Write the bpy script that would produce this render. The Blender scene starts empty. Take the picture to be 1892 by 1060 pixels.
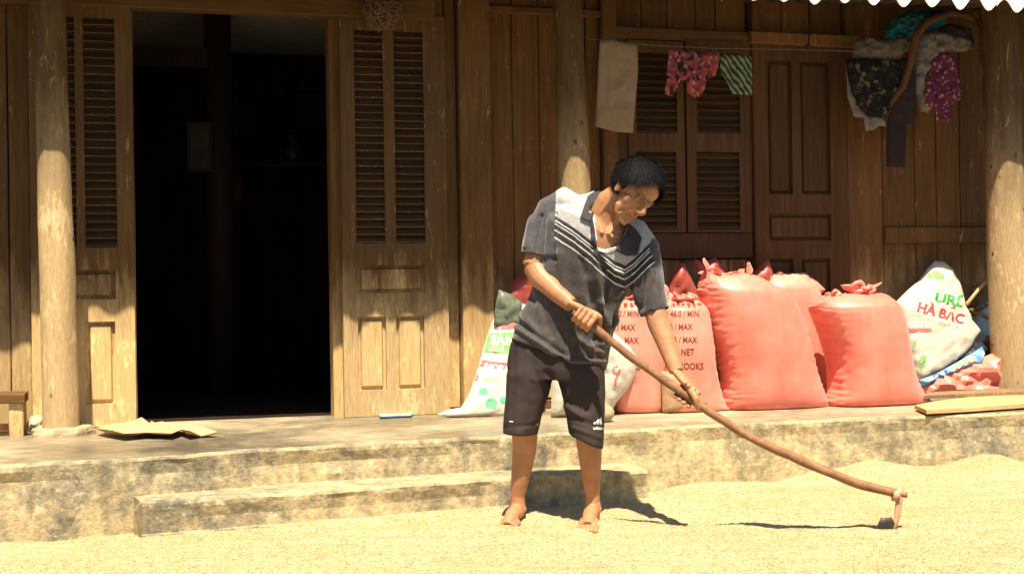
import bpy, math, random
import numpy as np
from mathutils import Vector, Matrix, noise
from mathutils.bvhtree import BVHTree
from mathutils.geometry import delaunay_2d_cdt
R_ = math.radians
random.seed(7)
# ------------------------------------------------------------------ camera, light, exposure
FPX = 2400.0; TH = R_(16.0); D0 = 6.98; EYE = 0.95; ROLL = 0.015; TILT = 10.0/FPX
RT = Vector((math.cos(TH), -math.sin(TH), 0)); FW = Vector((math.sin(TH), math.cos(TH), 0)); UP = Vector((0, 0, 1))
CAM = Vector((-D0*math.sin(TH), -D0*math.cos(TH), EYE))
f_ = (FW + TILT*UP).normalized(); u_ = (UP - TILT*FW).normalized()
ir = (RT - ROLL*u_).normalized(); iu = (u_ + ROLL*RT).normalized()
scn = bpy.context.scene
cd = bpy.data.cameras.new('camera'); cam = bpy.data.objects.new('camera', cd); scn.collection.objects.link(cam)
cd.sensor_width = 36; cd.lens = 36*FPX/1892; cd.clip_end = 2000
cam.matrix_world = Matrix(((ir.x, iu.x, -f_.x, CAM.x), (ir.y, iu.y, -f_.y, CAM.y), (ir.z, iu.z, -f_.z, CAM.z), (0, 0, 0, 1)))
scn.camera = cam
SUN_EL = R_(66)
sd = (FW*1.0 + RT*(-0.07)).normalized()*math.cos(SUN_EL) - UP*math.sin(SUN_EL)      # direction the light travels
world = bpy.data.worlds.new("World"); scn.world = world; world.use_nodes = True
wn = world.node_tree.nodes; bg = wn['Background']; sky = wn.new('ShaderNodeTexSky'); sky.sky_type = 'NISHITA'
sky.sun_disc = False; sky.sun_elevation = SUN_EL; sky.sun_rotation = math.atan2(-sd.x, -sd.y)
world.node_tree.links.new(sky.outputs[0], bg.inputs[0]); bg.inputs[1].default_value = 0.05
sl = bpy.data.lights.new('sun', 'SUN'); so = bpy.data.objects.new('sun', sl); scn.collection.objects.link(so)
sl.energy = 5.0; sl.angle = R_(0.5); sl.color = (1, 0.87, 0.68)
so.rotation_euler = sd.to_track_quat('-Z', 'Y').to_euler(); so.location = (0, -4, 6)
scn.view_settings.view_transform = 'Standard'; scn.view_settings.look = 'None'
scn.view_settings.exposure = 1.35; scn.view_settings.gamma = 1; scn.view_settings.use_curve_mapping = False

# ------------------------------------------------------------------ measuring helpers
def ray(px, py): return ir*(px-946) + iu*(530-py) + f_*FPX
def at_p(px, py, p):
    d = ray(px, py); return CAM + d*((-p-CAM.y)/d.y)
def at_z(px, py, z):
    d = ray(px, py); return CAM + d*((z-CAM.z)/d.z)
def at_D(px, py, D):
    d = ray(px, py); return CAM + d*(D/d.dot(FW))
def proj(v):
    w = v-CAM; k = FPX/w.dot(f_); return 946+w.dot(ir)*k, 530-w.dot(iu)*k
def cv(a, b, c): return RT*a + UP*b - FW*c
COL = scn.collection
ORG = {}
def setp(o, label=None, cat=None, group=None, kind=None):
    if label: o['label'] = label
    if cat: o['category'] = cat
    if group: o['group'] = group
    if kind: o['kind'] = kind
    return o
def empty(name, loc, label=None, cat=None, group=None, parent=None):
    o = bpy.data.objects.new(name, None); COL.objects.link(o); o.empty_display_size = 0.1
    po = ORG[parent.name] if parent else Vector((0, 0, 0))
    loc = Vector(loc); o.location = loc-po
    if parent: o.parent = parent
    ORG[o.name] = loc
    return setp(o, label, cat, group)
def mk(name, vs, fs, mat, parent=None, smooth=False, org=None):
    vs = [Vector(v) for v in vs]
    if parent: og = ORG[parent.name] if org is None else Vector(org)
    elif org is not None: og = Vector(org)
    else:
        og = Vector((sum(v.x for v in vs)/len(vs), sum(v.y for v in vs)/len(vs), min(v.z for v in vs)))
    me = bpy.data.meshes.new(name); me.from_pydata([v-og for v in vs], [], fs); me.update()
    if mat: me.materials.append(mat)
    if smooth: me.polygons.foreach_set('use_smooth', [True]*len(me.polygons))
    o = bpy.data.objects.new(name, me); COL.objects.link(o)
    if parent: o.parent = parent; o.location = og-ORG[parent.name]
    else: o.location = og
    ORG[o.name] = og
    return o
class Acc:
    def __init__(s): s.v = []; s.f = []
    def add(s, vs, fs):
        b = len(s.v); s.v += [Vector(v) for v in vs]; s.f += [tuple(i+b for i in f) for f in fs]
    def box(s, a, b):
        x0, y0, z0 = a; x1, y1, z1 = b
        s.add([(x0,y0,z0),(x1,y0,z0),(x1,y1,z0),(x0,y1,z0),(x0,y0,z1),(x1,y0,z1),(x1,y1,z1),(x0,y1,z1)],
              [(0,3,2,1),(4,5,6,7),(0,1,5,4),(1,2,6,5),(2,3,7,6),(3,0,4,7)])
    def loft(s, rings, n=20, hollow=False, e=1.0):
        rs = [(Vector(c), Vector(X), Vector(Y)) for c, X, Y in rings]
        if hollow:
            c, X, Y = rs[-1]; c2, X2, Y2 = rs[-2]
            rs.append((c, X*.9, Y*.9)); rs.append((c*.45+c2*.55, X2*.86, Y2*.86))
        vs = []; fs = []
        for c, X, Y in rs:
            for i in range(n):
                a = 2*math.pi*i/n; ca, sa = math.cos(a), math.sin(a)
                ca = math.copysign(abs(ca)**e, ca); sa = math.copysign(abs(sa)**e, sa)
                vs.append(c+X*ca+Y*sa)
        m = len(rs)
        for k in range(m-1):
            for i in range(n):
                j = (i+1) % n; fs.append((k*n+i, k*n+j, (k+1)*n+j, (k+1)*n+i))
        vs.append(rs[0][0]); vs.append(rs[-1][0])
        for i in range(n):
            j = (i+1) % n; fs.append((m*n, j, i)); fs.append((m*n+1, (m-1)*n+i, (m-1)*n+j))
        s.add(vs, fs)
    def tube(s, pts, rad, n=14, flat=1.0, side=None, hollow=False):
        pts = [Vector(p) for p in pts]
        if not hasattr(rad, '__len__'): rad = [rad]*len(pts)
        rings = []; prev = None
        for i, p in enumerate(pts):
            t = (pts[min(i+1, len(pts)-1)]-pts[max(i-1, 0)]).normalized()
            h = side if side is not None else (prev if prev is not None else (UP if abs(t.z) < .9 else RT))
            X = (h-t*h.dot(t)).normalized(); Y = t.cross(X).normalized(); prev = X
            rings.append((p, X*rad[i], Y*rad[i]*flat))
        s.loft(rings, n, hollow)
    def ell(s, c, A, B, C, n=14, m=9):
        c, A, B, C = map(Vector, (c, A, B, C)); vs = [c+C]; fs = []
        for k in range(1, m):
            th = math.pi*k/m
            for i in range(n):
                a = 2*math.pi*i/n; vs.append(c+A*math.sin(th)*math.cos(a)+B*math.sin(th)*math.sin(a)+C*math.cos(th))
        vs.append(c-C); L = len(vs)-1
        for i in range(n):
            j = (i+1) % n; fs.append((0, 1+i, 1+j)); fs.append((L, 1+(m-2)*n+j, 1+(m-2)*n+i))
            for k in range(m-2): fs.append((1+k*n+i, 1+(k+1)*n+i, 1+(k+1)*n+j, 1+k*n+j))
        s.add(vs, fs)
    def obj(s, name, mat, parent=None, smooth=False, org=None): return mk(name, s.v, s.f, mat, parent, smooth, org)

def catmull(P, n):
    P = [list(p) for p in P]; out = []
    for i in range(len(P)-1):
        p0 = P[max(i-1, 0)]; p1 = P[i]; p2 = P[i+1]; p3 = P[min(i+2, len(P)-1)]
        for k in range(n):
            t = k/n
            out.append([.5*(2*b+(c-a)*t+(2*a-5*b+4*c-d)*t*t+(3*b-a-3*c+d)*t**3) for a, b, c, d in zip(p0, p1, p2, p3)])
    out.append(P[-1]); return out

# ------------------------------------------------------------------ materials
class M_:
    def __init__(s, name, rough=.8, spec=.3):
        s.m = bpy.data.materials.new(name); s.m.use_nodes = True; s.nt = s.m.node_tree; s.n = s.nt.nodes
        s.b = s.n['Principled BSDF']; s.b.inputs['Roughness'].default_value = rough
        s.b.inputs['Specular IOR Level'].default_value = spec
        s.tc = s.n.new('ShaderNodeTexCoord')
    def l(s, a, b): s.nt.links.new(a, b)
    def coord(s, scale=(1, 1, 1), world=False, rnd=True):
        mp = s.n.new('ShaderNodeMapping'); mp.inputs['Scale'].default_value = scale
        if world: g = s.n.new('ShaderNodeNewGeometry'); src = g.outputs['Position']
        else: src = s.tc.outputs['Object']
        s.l(src, mp.inputs['Vector'])
        if rnd:
            oi = s.n.new('ShaderNodeObjectInfo'); vm = s.n.new('ShaderNodeMath'); vm.operation = 'MULTIPLY'; vm.inputs[1].default_value = 37
            s.l(oi.outputs['Random'], vm.inputs[0]); cx = s.n.new('ShaderNodeCombineXYZ')
            for k in range(3): s.l(vm.outputs[0], cx.inputs[k])
            s.l(cx.outputs[0], mp.inputs['Location'])
        return mp.outputs[0]
    def noise(s, vec, scale=5, det=5, rough=.6, dist=0):
        t = s.n.new('ShaderNodeTexNoise'); t.inputs['Scale'].default_value = scale; t.inputs['Detail'].default_value = det
        t.inputs['Roughness'].default_value = rough; t.inputs['Distortion'].default_value = dist
        if vec is not None: s.l(vec, t.inputs['Vector'])
        return t.outputs[0]
    def ramp(s, fac, stops):
        r = s.n.new('ShaderNodeValToRGB'); s.l(fac, r.inputs[0]); e = r.color_ramp.elements
        while len(e) < len(stops): e.new(.5)
        for el, (p, c) in zip(e, stops):
            el.position = p; el.color = (*c, 1) if len(c) == 3 else c
        return r.outputs[0]
    def mix(s, fac, a, b, mode='MIX'):
        m = s.n.new('ShaderNodeMix'); m.data_type = 'RGBA'; m.blend_type = mode; m.clamp_factor = True
        for inp, v in ((m.inputs[0], fac), (m.inputs[6], a), (m.inputs[7], b)):
            if hasattr(v, 'links') or hasattr(v, 'is_linked'): s.l(v, inp)
            elif isinstance(v, (int, float)): inp.default_value = v
            else: inp.default_value = (*v, 1)
        return m.outputs[2]
    def math(s, op, a, b=None, clamp=False):
        m = s.n.new('ShaderNodeMath'); m.operation = op; m.use_clamp = clamp
        for i, v in enumerate((a, b)):
            if v is None: continue
            if isinstance(v, (int, float)): m.inputs[i].default_value = v
            else: s.l(v, m.inputs[i])
        return m.outputs[0]
    def attr(s, name):
        a = s.n.new('ShaderNodeAttribute'); a.attribute_name = name; return a
    def col(s, c):
        if isinstance(c, tuple): s.b.inputs['Base Color'].default_value = (*c, 1)
        else: s.l(c, s.b.inputs['Base Color'])
        return s
    def bump(s, h, strength=.3, dist=.01):
        bp = s.n.new('ShaderNodeBump'); bp.inputs['Strength'].default_value = strength; bp.inputs['Distance'].default_value = dist
        s.l(h, bp.inputs['Height']); s.l(bp.outputs[0], s.b.inputs['Normal']); return s

def wood(name, dark, mid, light, worn=None, grain=(22, 22, 1.2), rough=.75, wornlo=.56, bump=.5, axis='z', knots=False, sunlit_bleach=None, wlo=.22, whi=.7):
    m = M_(name, rough, .25)
    g = grain if axis == 'z' else (grain[2], grain[0], grain[0])
    c = m.coord(g); n1 = m.noise(c, 2.2, 7, .65, .6); n2 = m.noise(c, 9, 5, .7)
    base = m.ramp(m.math('ADD', m.math('MULTIPLY', n1, .65), m.math('MULTIPLY', n2, .35)), [(.28, dark), (.5, mid), (.72, light)])
    big = m.noise(m.coord((1, 1, .5)), 2.5, 4, .6)
    base = m.mix(.55, base, m.ramp(big, [(.3, (.62, .6, .58)), (.7, (1.25, 1.2, 1.15))]), 'MULTIPLY')
    if worn:
        w = m.noise(m.coord((16, 16, 2.6)), 2.0, 6, .7, .8)
        base = m.mix(m.ramp(w, [(wornlo, (0, 0, 0)), (wornlo+.05, (1, 1, 1))]), base, worn)
    if sunlit_bleach:       # bleached feet, with the eaves' shade painted in above, uneven from board to board
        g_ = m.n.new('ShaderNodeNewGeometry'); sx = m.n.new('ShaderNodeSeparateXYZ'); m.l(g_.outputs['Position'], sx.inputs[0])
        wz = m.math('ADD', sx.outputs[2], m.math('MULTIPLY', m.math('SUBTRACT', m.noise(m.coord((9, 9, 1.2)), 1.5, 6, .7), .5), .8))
        sunlit_mask = m.ramp(m.math('MULTIPLY', wz, .5), [(wlo, (1, 1, 1)), (whi, (0, 0, 0))])
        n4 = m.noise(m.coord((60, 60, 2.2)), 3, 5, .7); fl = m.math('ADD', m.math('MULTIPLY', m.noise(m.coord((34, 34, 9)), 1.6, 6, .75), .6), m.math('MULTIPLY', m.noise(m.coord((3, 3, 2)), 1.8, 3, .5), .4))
        wc = m.mix(.9, sunlit_bleach, m.ramp(n2, [(.34, (.68, .64, .6)), (.62, (1.1, 1.1, 1.1))]), 'MULTIPLY')
        wc = m.mix(m.ramp(n4, [(.33, (.8, .8, .8)), (.38, (0, 0, 0))]), wc, tuple(c*.35 for c in sunlit_bleach))
        wc = m.mix(m.ramp(fl, [(.55, (0, 0, 0)), (.575, (.9, .9, .9))]), wc, tuple(min(.8, c*1.4) for c in sunlit_bleach))
        base = m.mix(m.math('MULTIPLY', sunlit_mask, .85), base, wc)
    oi = m.n.new('ShaderNodeObjectInfo')
    base = m.mix(.7, base, m.ramp(oi.outputs['Random'], [(0, (.72, .72, .72)), (1, (1.22, 1.18, 1.12))]), 'MULTIPLY')
    if knots:
        vo = m.n.new('ShaderNodeTexVoronoi'); m.l(m.coord((1, 1, .7)), vo.inputs['Vector']); vo.inputs['Scale'].default_value = 9
        base = m.mix(m.ramp(vo.outputs['Distance'], [(.05, (1, 1, 1)), (.11, (0, 0, 0))]), base, (.09, .05, .025))
    m.col(base); m.bump(m.math('ADD', n1, m.math('MULTIPLY', n2, .6)), bump, .004); return m.m
WALLW = wood('wall_wood', (.078, .035, .009), (.136, .067, .019), (.2, .106, .035), (.29, .19, .09), wornlo=.62, sunlit_bleach=(.55, .39, .18), wlo=.36, whi=.56)
LEAFW = wood('door_wood', (.078, .037, .010), (.127, .066, .019), (.18, .10, .032), (.28, .185, .085), wornlo=.6, sunlit_bleach=(.62, .445, .21), wlo=.36, whi=.56)
SHUTW = wood('shutter_wood', (.042, .020, .0065), (.074, .037, .012), (.12, .066, .022))
SLATW = wood('shaded_slat_wood', (.03, .014, .005), (.06, .03, .010), (.10, .055, .02), grain=(1.2, 22, 22))  # darker than the leaf frame: shade between the louvres put into the colour
DARKW = wood('beam_wood', (.045, .02, .006), (.08, .038, .012), (.12, .065, .024))
BEAMH = wood('rail_wood', (.07, .033, .009), (.12, .062, .018), (.18, .10, .035), axis='x')
PILW = wood('pillar_wood', (.055, .03, .01), (.10, .058, .02), (.155, .095, .038), (.3, .21, .10), wornlo=.6, grain=(26, 26, 2.4), bump=.9, knots=True, sunlit_bleach=(.50, .37, .195), wlo=.62, whi=1.05)
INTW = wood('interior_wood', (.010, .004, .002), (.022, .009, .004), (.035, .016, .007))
HANDW = wood('handle_wood', (.16, .075, .035), (.27, .14, .07), (.4, .24, .14), grain=(10, 10, 10), rough=.4)
BOARDW = wood('board_wood', (.36, .24, .1), (.55, .4, .18), (.68, .53, .28), axis='x')
STICKW = wood('stick_wood', (.08, .05, .025), (.2, .13, .07), (.38, .28, .16))

def concrete():
    m = M_('old_plaster', .9, .15); c = m.coord(world=True, rnd=False)
    n1 = m.noise(c, 2.1, 8, .68, .3); n2 = m.noise(c, 11, 8, .75); n3 = m.noise(c, 55, 4, .6)
    sc = m.noise(m.coord((7, 7, .8), world=True, rnd=False), 1.4, 5, .6)
    base = m.ramp(m.math('ADD', m.math('MULTIPLY', n1, .55), m.math('MULTIPLY', n2, .45)),
                  [(.38, (.15, .133, .095)), (.45, (.28, .24, .155)), (.51, (.42, .335, .19)), (.6, (.54, .42, .22))])
    base = m.mix(m.ramp(n2, [(.60, (0, 0, 0)), (.66, (.8, .8, .8))]), base, (.60, .53, .38))
    base = m.mix(m.ramp(sc, [(.5, (0, 0, 0)), (.68, (.6, .6, .6))]), base, (.14, .125, .09))
    n5 = m.noise(c, 30, 6, .75)
    base = m.mix(.55, base, m.ramp(n5, [(.38, (.55, .55, .53)), (.6, (1.2, 1.2, 1.2))]), 'MULTIPLY')
    base = m.mix(m.ramp(n5, [(.6, (0, 0, 0)), (.64, (.5, .5, .5))]), base, (.62, .51, .3))
    base = m.mix(.35, base, m.ramp(n3, [(.3, (.5, .5, .5)), (.7, (1.3, 1.3, 1.3))]), 'MULTIPLY')
    m.col(base).bump(m.math('ADD', n2, m.math('MULTIPLY', n3, .4)), .8, .012); return m.m
CONC = concrete()
def floor_mat():
    m = M_('cement_floor', .42, .45); c = m.coord(world=True, rnd=False)
    n1 = m.noise(c, 1.6, 7, .6, .4); n2 = m.noise(m.coord((1, 3, 1), world=True, rnd=False), 9, 6, .7); n3 = m.noise(c, 70, 3, .5)
    base = m.ramp(m.math('ADD', m.math('MULTIPLY', n1, .6), m.math('MULTIPLY', n2, .4)),
                  [(.38, (.10, .085, .06)), (.5, (.2, .165, .105)), (.58, (.34, .27, .165)), (.66, (.46, .37, .225))])
    base = m.mix(m.ramp(n3, [(.66, (0, 0, 0)), (.7, (.7, .7, .7))]), base, (.5, .42, .25))
    m.col(base).bump(n2, .25, .004)
    m.l(m.ramp(n1, [(.4, (.3, .3, .3)), (.6, (.6, .6, .6))]), m.b.inputs['Roughness']); return m.m
FLOOR = floor_mat()
def plain(name, c, var=.25, scale=18, rough=.8, spec=.3, bump=.2, fine=120, sss=0):
    m = M_(name, rough, spec); v = m.coord(); n1 = m.noise(v, scale, 6, .65); n2 = m.noise(v, fine, 3, .5)
    k0 = tuple(x*(1-var) for x in c); k1 = tuple(min(1, x*(1+var)) for x in c)
    m.col(m.ramp(n1, [(.3, k0), (.7, k1)])).bump(n2, bump, .003)
    if sss: m.b.inputs['Subsurface Weight'].default_value = sss; m.b.inputs['Subsurface Radius'].default_value = (.012, .005, .002)
    return m.m
YARD = plain('yard_cement', (.13, .12, .10), .3, 3, .9)
STONE = plain('stone', (.36, .28, .165), .3, 9, .9, bump=.8, fine=40)
def sackmat(name, c, hi, weave=260, trans=.12, rough=.42):
    m = M_(name, rough, .5); v = m.coord(rnd=False); n1 = m.noise(v, 5, 5, .6); 
    w1 = m.n.new('ShaderNodeTexWave'); w1.inputs['Scale'].default_value = weave/6; w1.bands_direction = 'X'; m.l(v, w1.inputs['Vector'])
    w2 = m.n.new('ShaderNodeTexWave'); w2.inputs['Scale'].default_value = weave/6; w2.bands_direction = 'Z'; m.l(v, w2.inputs['Vector'])
    ww = m.math('MULTIPLY', w1.outputs[1], w2.outputs[1])
    st = m.noise(m.coord((40, 40, .6), rnd=False), 1.2, 3, .5)
    base = m.mix(m.ramp(m.math('ADD', m.math('MULTIPLY', n1, .8), m.math('MULTIPLY', st, .2)), [(.35, (0, 0, 0)), (.65, (1, 1, 1))]), c, hi)
    m.col(base).bump(ww, .35, .0012)
    m.b.inputs['Transmission Weight'].default_value = 0
    m.b.inputs['Sheen Weight'].default_value = .15
    return m.m
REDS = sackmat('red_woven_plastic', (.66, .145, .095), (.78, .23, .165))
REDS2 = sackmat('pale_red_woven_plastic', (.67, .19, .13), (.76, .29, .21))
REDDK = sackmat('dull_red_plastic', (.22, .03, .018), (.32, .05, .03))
WHITES = sackmat('white_woven_plastic', (.46, .43, .33), (.58, .55, .45))
BLUES = sackmat('blue_plastic', (.05, .2, .48), (.18, .42, .7))
LBLUE = sackmat('pale_blue_plastic', (.2, .38, .55), (.35, .55, .7))
JUTE = plain('brown_jute', (.36, .22, .12), .25, 30, .9, fine=300, bump=.6)
INKD = plain('ink_dark_red', (.16, .035, .02), .3, 60, .7)
INKR = plain('ink_red', (.6, .06, .06), .2, 60, .6)
INKPR = plain('ink_pink', (.62, .13, .12), .2, 60, .6)
INKG = plain('ink_green', (.05, .32, .09), .25, 60, .6)
INKPG = plain('ink_pale_green', (.18, .40, .12), .25, 60, .6)
INKGREY = plain('ink_grey', (.35, .36, .33), .25, 60, .6)
INKW = plain('ink_white', (.8, .78, .7), .05, 60, .6)
TAPEY = plain('ink_yellow_green', (.5, .6, .1), .15, 60, .6)
def skin_mat():
    m = M_('skin', .5, .4); v = m.coord(rnd=False); n1 = m.noise(v, 14, 6, .65); n2 = m.noise(v, 160, 4, .6)
    base = m.ramp(n1, [(.3, (.32, .142, .062)), (.7, (.43, .205, .098))])
    a = m.attr('tint'); base = m.mix(1.0, base, a.outputs['Color'], 'MULTIPLY')
    m.col(base).bump(m.math('ADD', m.noise(v, 45, 5, .65), m.math('MULTIPLY', n2, .4)), .5, .004)
    m.b.inputs['Subsurface Weight'].default_value = .12; m.b.inputs['Subsurface Radius'].default_value = (.012, .004, .002)
    return m.m
SKIN = skin_mat()
def shirt_mat():
    m = M_('shirt_fabric', .72, .25); m.b.inputs['Sheen Weight'].default_value = .25
    q = m.attr('q').outputs['Fac']; zn = m.attr('zone').outputs['Fac']; v = m.coord(rnd=False)
    n = m.noise(v, 420, 2, .5); nz = m.noise(v, 60, 3, .5)
    body = m.mix(m.ramp(nz, [(.35, (0, 0, 0)), (.65, (1, 1, 1))]), (.038, .031, .028), (.052, .043, .040))
    slv = m.mix(m.ramp(nz, [(.35, (0, 0, 0)), (.65, (1, 1, 1))]), (.048, .044, .050), (.064, .059, .066))
    lg = m.mix(m.ramp(nz, [(.35, (0, 0, 0)), (.65, (1, 1, 1))]), (.29, .285, .27), (.35, .345, .33))
    qq = m.math('ADD', q, m.math('MULTIPLY', m.math('SUBTRACT', nz, .5), 3.0))
    s = m.math('DIVIDE', m.math('ADD', qq, 10), 70)
    def P(x): return (x+10)/70
    lgk = (.32, .315, .30); bk = (.018, .016, .016); wh = (.5, .49, .46); bd = (.044, .036, .033)
    stops = [(0, lgk), (P(0), bk), (P(7), wh), (P(10), bk), (P(13.5), wh), (P(16), bk), (P(25), wh), (P(28), bk), (P(39), wh), (P(42.5), bd)]
    r = m.n.new('ShaderNodeValToRGB'); m.l(s, r.inputs[0]); r.color_ramp.interpolation = 'CONSTANT'; e = r.color_ramp.elements
    while len(e) < len(stops): e.new(.5)
    for el, (p, c) in zip(e, stops): el.position = p; el.color = (*c, 1)
    torso = m.mix(m.math('GREATER_THAN', q, 46), r.outputs[0], body)
    torso = m.mix(m.math('LESS_THAN', q, -.5), torso, lg)
    base = m.mix(m.math('GREATER_THAN', zn, .5), torso, slv)
    m.col(base).bump(m.math('ADD', m.math('MULTIPLY', n, .1), m.noise(m.coord((1, 1, .5), rnd=False), 28, 4, .6, .8)), .5, .012); return m.m
SHIRT = shirt_mat()
SHORTS = plain('shorts_fabric', (.036, .025, .023), .18, 30, .8, .25, .3, 400)
COLLAR = plain('collar_fabric', (.036, .032, .036), .15, 30, .8, .25, .3, 400)
UNDER = plain('undershirt', (.62, .6, .55), .1, 30, .8)
HAIR = plain('black_hair', (.007, .007, .008), .3, 30, .75, .15, 0)

def prism(name, out, p, th, mat, parent=None):       # flat board with an outline, pixels on the plane p
    pts = [at_p(x, y, p) for x, y in out]; n = len(pts); b = [v+Vector((0, th, 0)) for v in pts]
    return mk(name, pts+b, [tuple(range(n)), tuple(range(2*n-1, n-1, -1))]+[(i, n+i, n+(i+1) % n, (i+1) % n) for i in range(n)], mat, parent)
def wavybox(u0, u1, y0, y1, z0, z1, jit=.0025, k=6, seed=0):
    """upright board with slightly uneven long edges"""
    rd = random.Random(seed); vs = []; fs = []
    c = .004
    for i in range(k+1):
        z = z0+(z1-z0)*i/k; a = u0+rd.uniform(-jit, jit)*.6+.001; b = u1+rd.uniform(-jit, jit)*.6-.001; w = rd.uniform(-jit, jit)
        vs += [(a, y0+c+w, z), (a+c, y0+w, z), (b-c, y0+w, z), (b, y0+c+w, z), (b, y1, z), (a, y1, z)]
    for i in range(k):
        for j in range(6): fs.append((i*6+j, i*6+(j+1) % 6, (i+1)*6+(j+1) % 6, (i+1)*6+j))
    fs += [tuple(range(5, -1, -1)), tuple(k*6+j for j in range(6))]
    return vs, fs

# ------------------------------------------------------------------ ground, veranda, step, rice
FZ = .32
o = mk('yard_ground', [(-60, -80, 0), (60, -80, 0), (60, 40, 0), (-60, 40, 0)], [(0, 1, 2, 3)], YARD, org=(0, 0, 0)); setp(o, kind='structure')
def nz2(x, y, s, seed=0): return noise.noise(Vector((x*s+seed*7.1, y*s, seed*3.3)))
def slab(name, front, zt, zb, back, mat, lip=.012):
    """platform: rough front edge through given ground points, straight back"""
    pts = []
    for i in range(len(front)-1):
        a, b = front[i], front[i+1]; n = max(2, int((b-a).length/.03))
        for k in range(n): pts.append(a.lerp(b, k/n))
    pts.append(front[-1])
    tdir = (front[-1]-front[0]).normalized(); nrm = Vector((tdir.y, -tdir.x, 0))     # toward the camera
    prof = [(-.05, zt), (-.016, zt-.0005), (-.005, zt-.004), (.001, zt-.013), (.0, zt-.03), (-.004, zt-.07), (0, zt-.12), (.006, (zt+zb)/2-.03), (.012, zb)]
    vs = []; fs = []; m = len(prof)
    for q in pts:
        for j, (dn, z) in enumerate(prof):
            w = (nz2(q.x, z*3, 5, 1)*.011+nz2(q.x, z*4, 17, 2)*.005) * (1 if j > 1 else .3)
            zz = z+(nz2(q.x, 0, 3, 4)*.006+nz2(q.x, 1, 14, 5)*.0035 if j in (1, 2, 3, 4) else 0)
            v = q+nrm*(dn+w); vs.append((v.x, v.y, zz))
    for i in range(len(pts)-1):
        for j in range(m-1): fs.append((i*m+j, i*m+j+1, (i+1)*m+j+1, (i+1)*m+j))
    b = len(vs); vs += [(back[0].x, back[0].y, zt), (back[1].x, back[1].y, zt), (back[0].x, back[0].y, zb), (back[1].x, back[1].y, zb)]
    L = (len(pts)-1)*m
    fs.append(tuple([i*m for i in range(len(pts))]+[b+1, b]))
    fs.append(tuple([b, b+2]+[j for j in range(m-1, -1, -1)])); fs.append(tuple([L+j for j in range(m)]+[b+3, b+1]))
    return mk(name, vs, fs, mat, org=(0, 0, 0))
ved = [at_z(x, y, FZ) for x, y in ((-330, 877), (0, 859), (240, 846), (480, 830), (600, 822), (960, 803), (1230, 789), (1500, 775), (1892, 761), (2350, 744))]
veranda = slab('veranda', ved, FZ, -.02, (Vector((ved[0].x-1, 5.0, 0)), Vector((ved[-1].x+1, 5.0, 0))), None)
veranda.data.materials.append(CONC); veranda.data.materials.append(FLOOR)
for pl in veranda.data.polygons: pl.material_index = 1 if abs(pl.normal.z) > .97 else 0
setp(veranda, kind='structure')
sed = [at_z(x, y, .17) for x, y in ((262, 929), (480, 913), (600, 906), (928, 881), (1196, 868))]
bk0 = sed[0]+Vector((-.10, .55, 0)); bk1 = sed[-1]+Vector((.02, .4, 0))
step = slab('step', sed, .17, -.02, (bk0, bk1), CONC); setp(step, kind='structure')

# numpy value noise for the rice
_rg = np.random.default_rng(3); _G = _rg.random((256, 256))
def vn(x, y):
    xi = np.floor(x).astype(int); yi = np.floor(y).astype(int); fx = x-xi; fy = y-yi; fx = fx*fx*(3-2*fx); fy = fy*fy*(3-2*fy)
    g = lambda a, b: _G[a & 255, b & 255]
    return (g(xi, yi)*(1-fx)+g(xi+1, yi)*fx)*(1-fy)+(g(xi, yi+1)*(1-fx)+g(xi+1, yi+1)*fx)*fy-.5
feet = []
def bumpat(x, y, px, py, r, h, zz=.03, sx=1.0):
    q = at_z(px, py, zz); dx = (x-q.x)*RT.x+(y-q.y)*RT.y; dy = (x-q.x)*FW.x+(y-q.y)*FW.y
    return h*np.exp(-((dx/(r*sx))**2+(dy/r)**2))
def rice_h(x, y):
    xc = x*RT.x+y*RT.y; yc = x*FW.x+y*FW.y
    h = .034+.028*vn(x*1.3+9, y*1.3)+.016*vn(x*4, y*4+5)+.014*vn(x*10, y*10)
    h += .010*np.sin(yc*34+vn(xc*1.1, yc*1.5)*9)*(vn(xc*1.6+3, yc*2.2)+.5)
    h += .013*vn(xc*2.2, yc*20+3)
    h += bumpat(x, y, 1590, 884, .24, .065, sx=1.4)+bumpat(x, y, 1838, 880, .26, .085, sx=.9)+bumpat(x, y, 1350, 918, .2, .03, sx=2)+bumpat(x, y, 1860, 960, .25, .03, sx=1.6)
    h += bumpat(x, y, 985, 958, .06, .03, sx=1.2)+bumpat(x, y, 1060, 952, .07, .022)+bumpat(x, y, 960, 985, .05, .012, sx=2)+bumpat(x, y, 1110, 972, .05, .02, sx=1.5)
    h += bumpat(x, y, 300, 962, .12, .02, sx=1.6)+bumpat(x, y, 800, 948, .15, .012, sx=2)
    h += -bumpat(x, y, 1640, 985, .06, .03)+bumpat(x, y, 1700, 990, .07, .022)
    h += -bumpat(x, y, 1270, 965, .02, .012, sx=5)-bumpat(x, y, 1490, 972, .016, .012, sx=7)
    return h
def edge_fade(x, y):
    xc = (x-CAM.x)*RT.x+(y-CAM.y)*RT.y; yc = (x-CAM.x)*FW.x+(y-CAM.y)*FW.y
    n = vn(x*5+2, y*5)*.08+vn(x*17, y*17)*.025
    d1 = yc-4.0-np.clip((xc-1.43)*1.0, 0, .28)+n; d2 = xc+3.3+n; d3 = 3.6-xc+n
    return np.clip(np.minimum(np.minimum(d1, d2), d3)/.14, -.4, 1)
XC = np.linspace(-3.6, 3.9, 620); YC = np.concatenate([np.linspace(3.8, 6.3, 330), np.linspace(6.32, 7.4, 40)])
gx, gy = np.meshgrid(XC, YC); wx = CAM.x+gx*RT.x+gy*FW.x; wy = CAM.y+gx*RT.y+gy*FW.y
hz = rice_h(wx, wy)*edge_fade(wx, wy); hz = hz+.004*vn(wx*60, wy*60)
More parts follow.
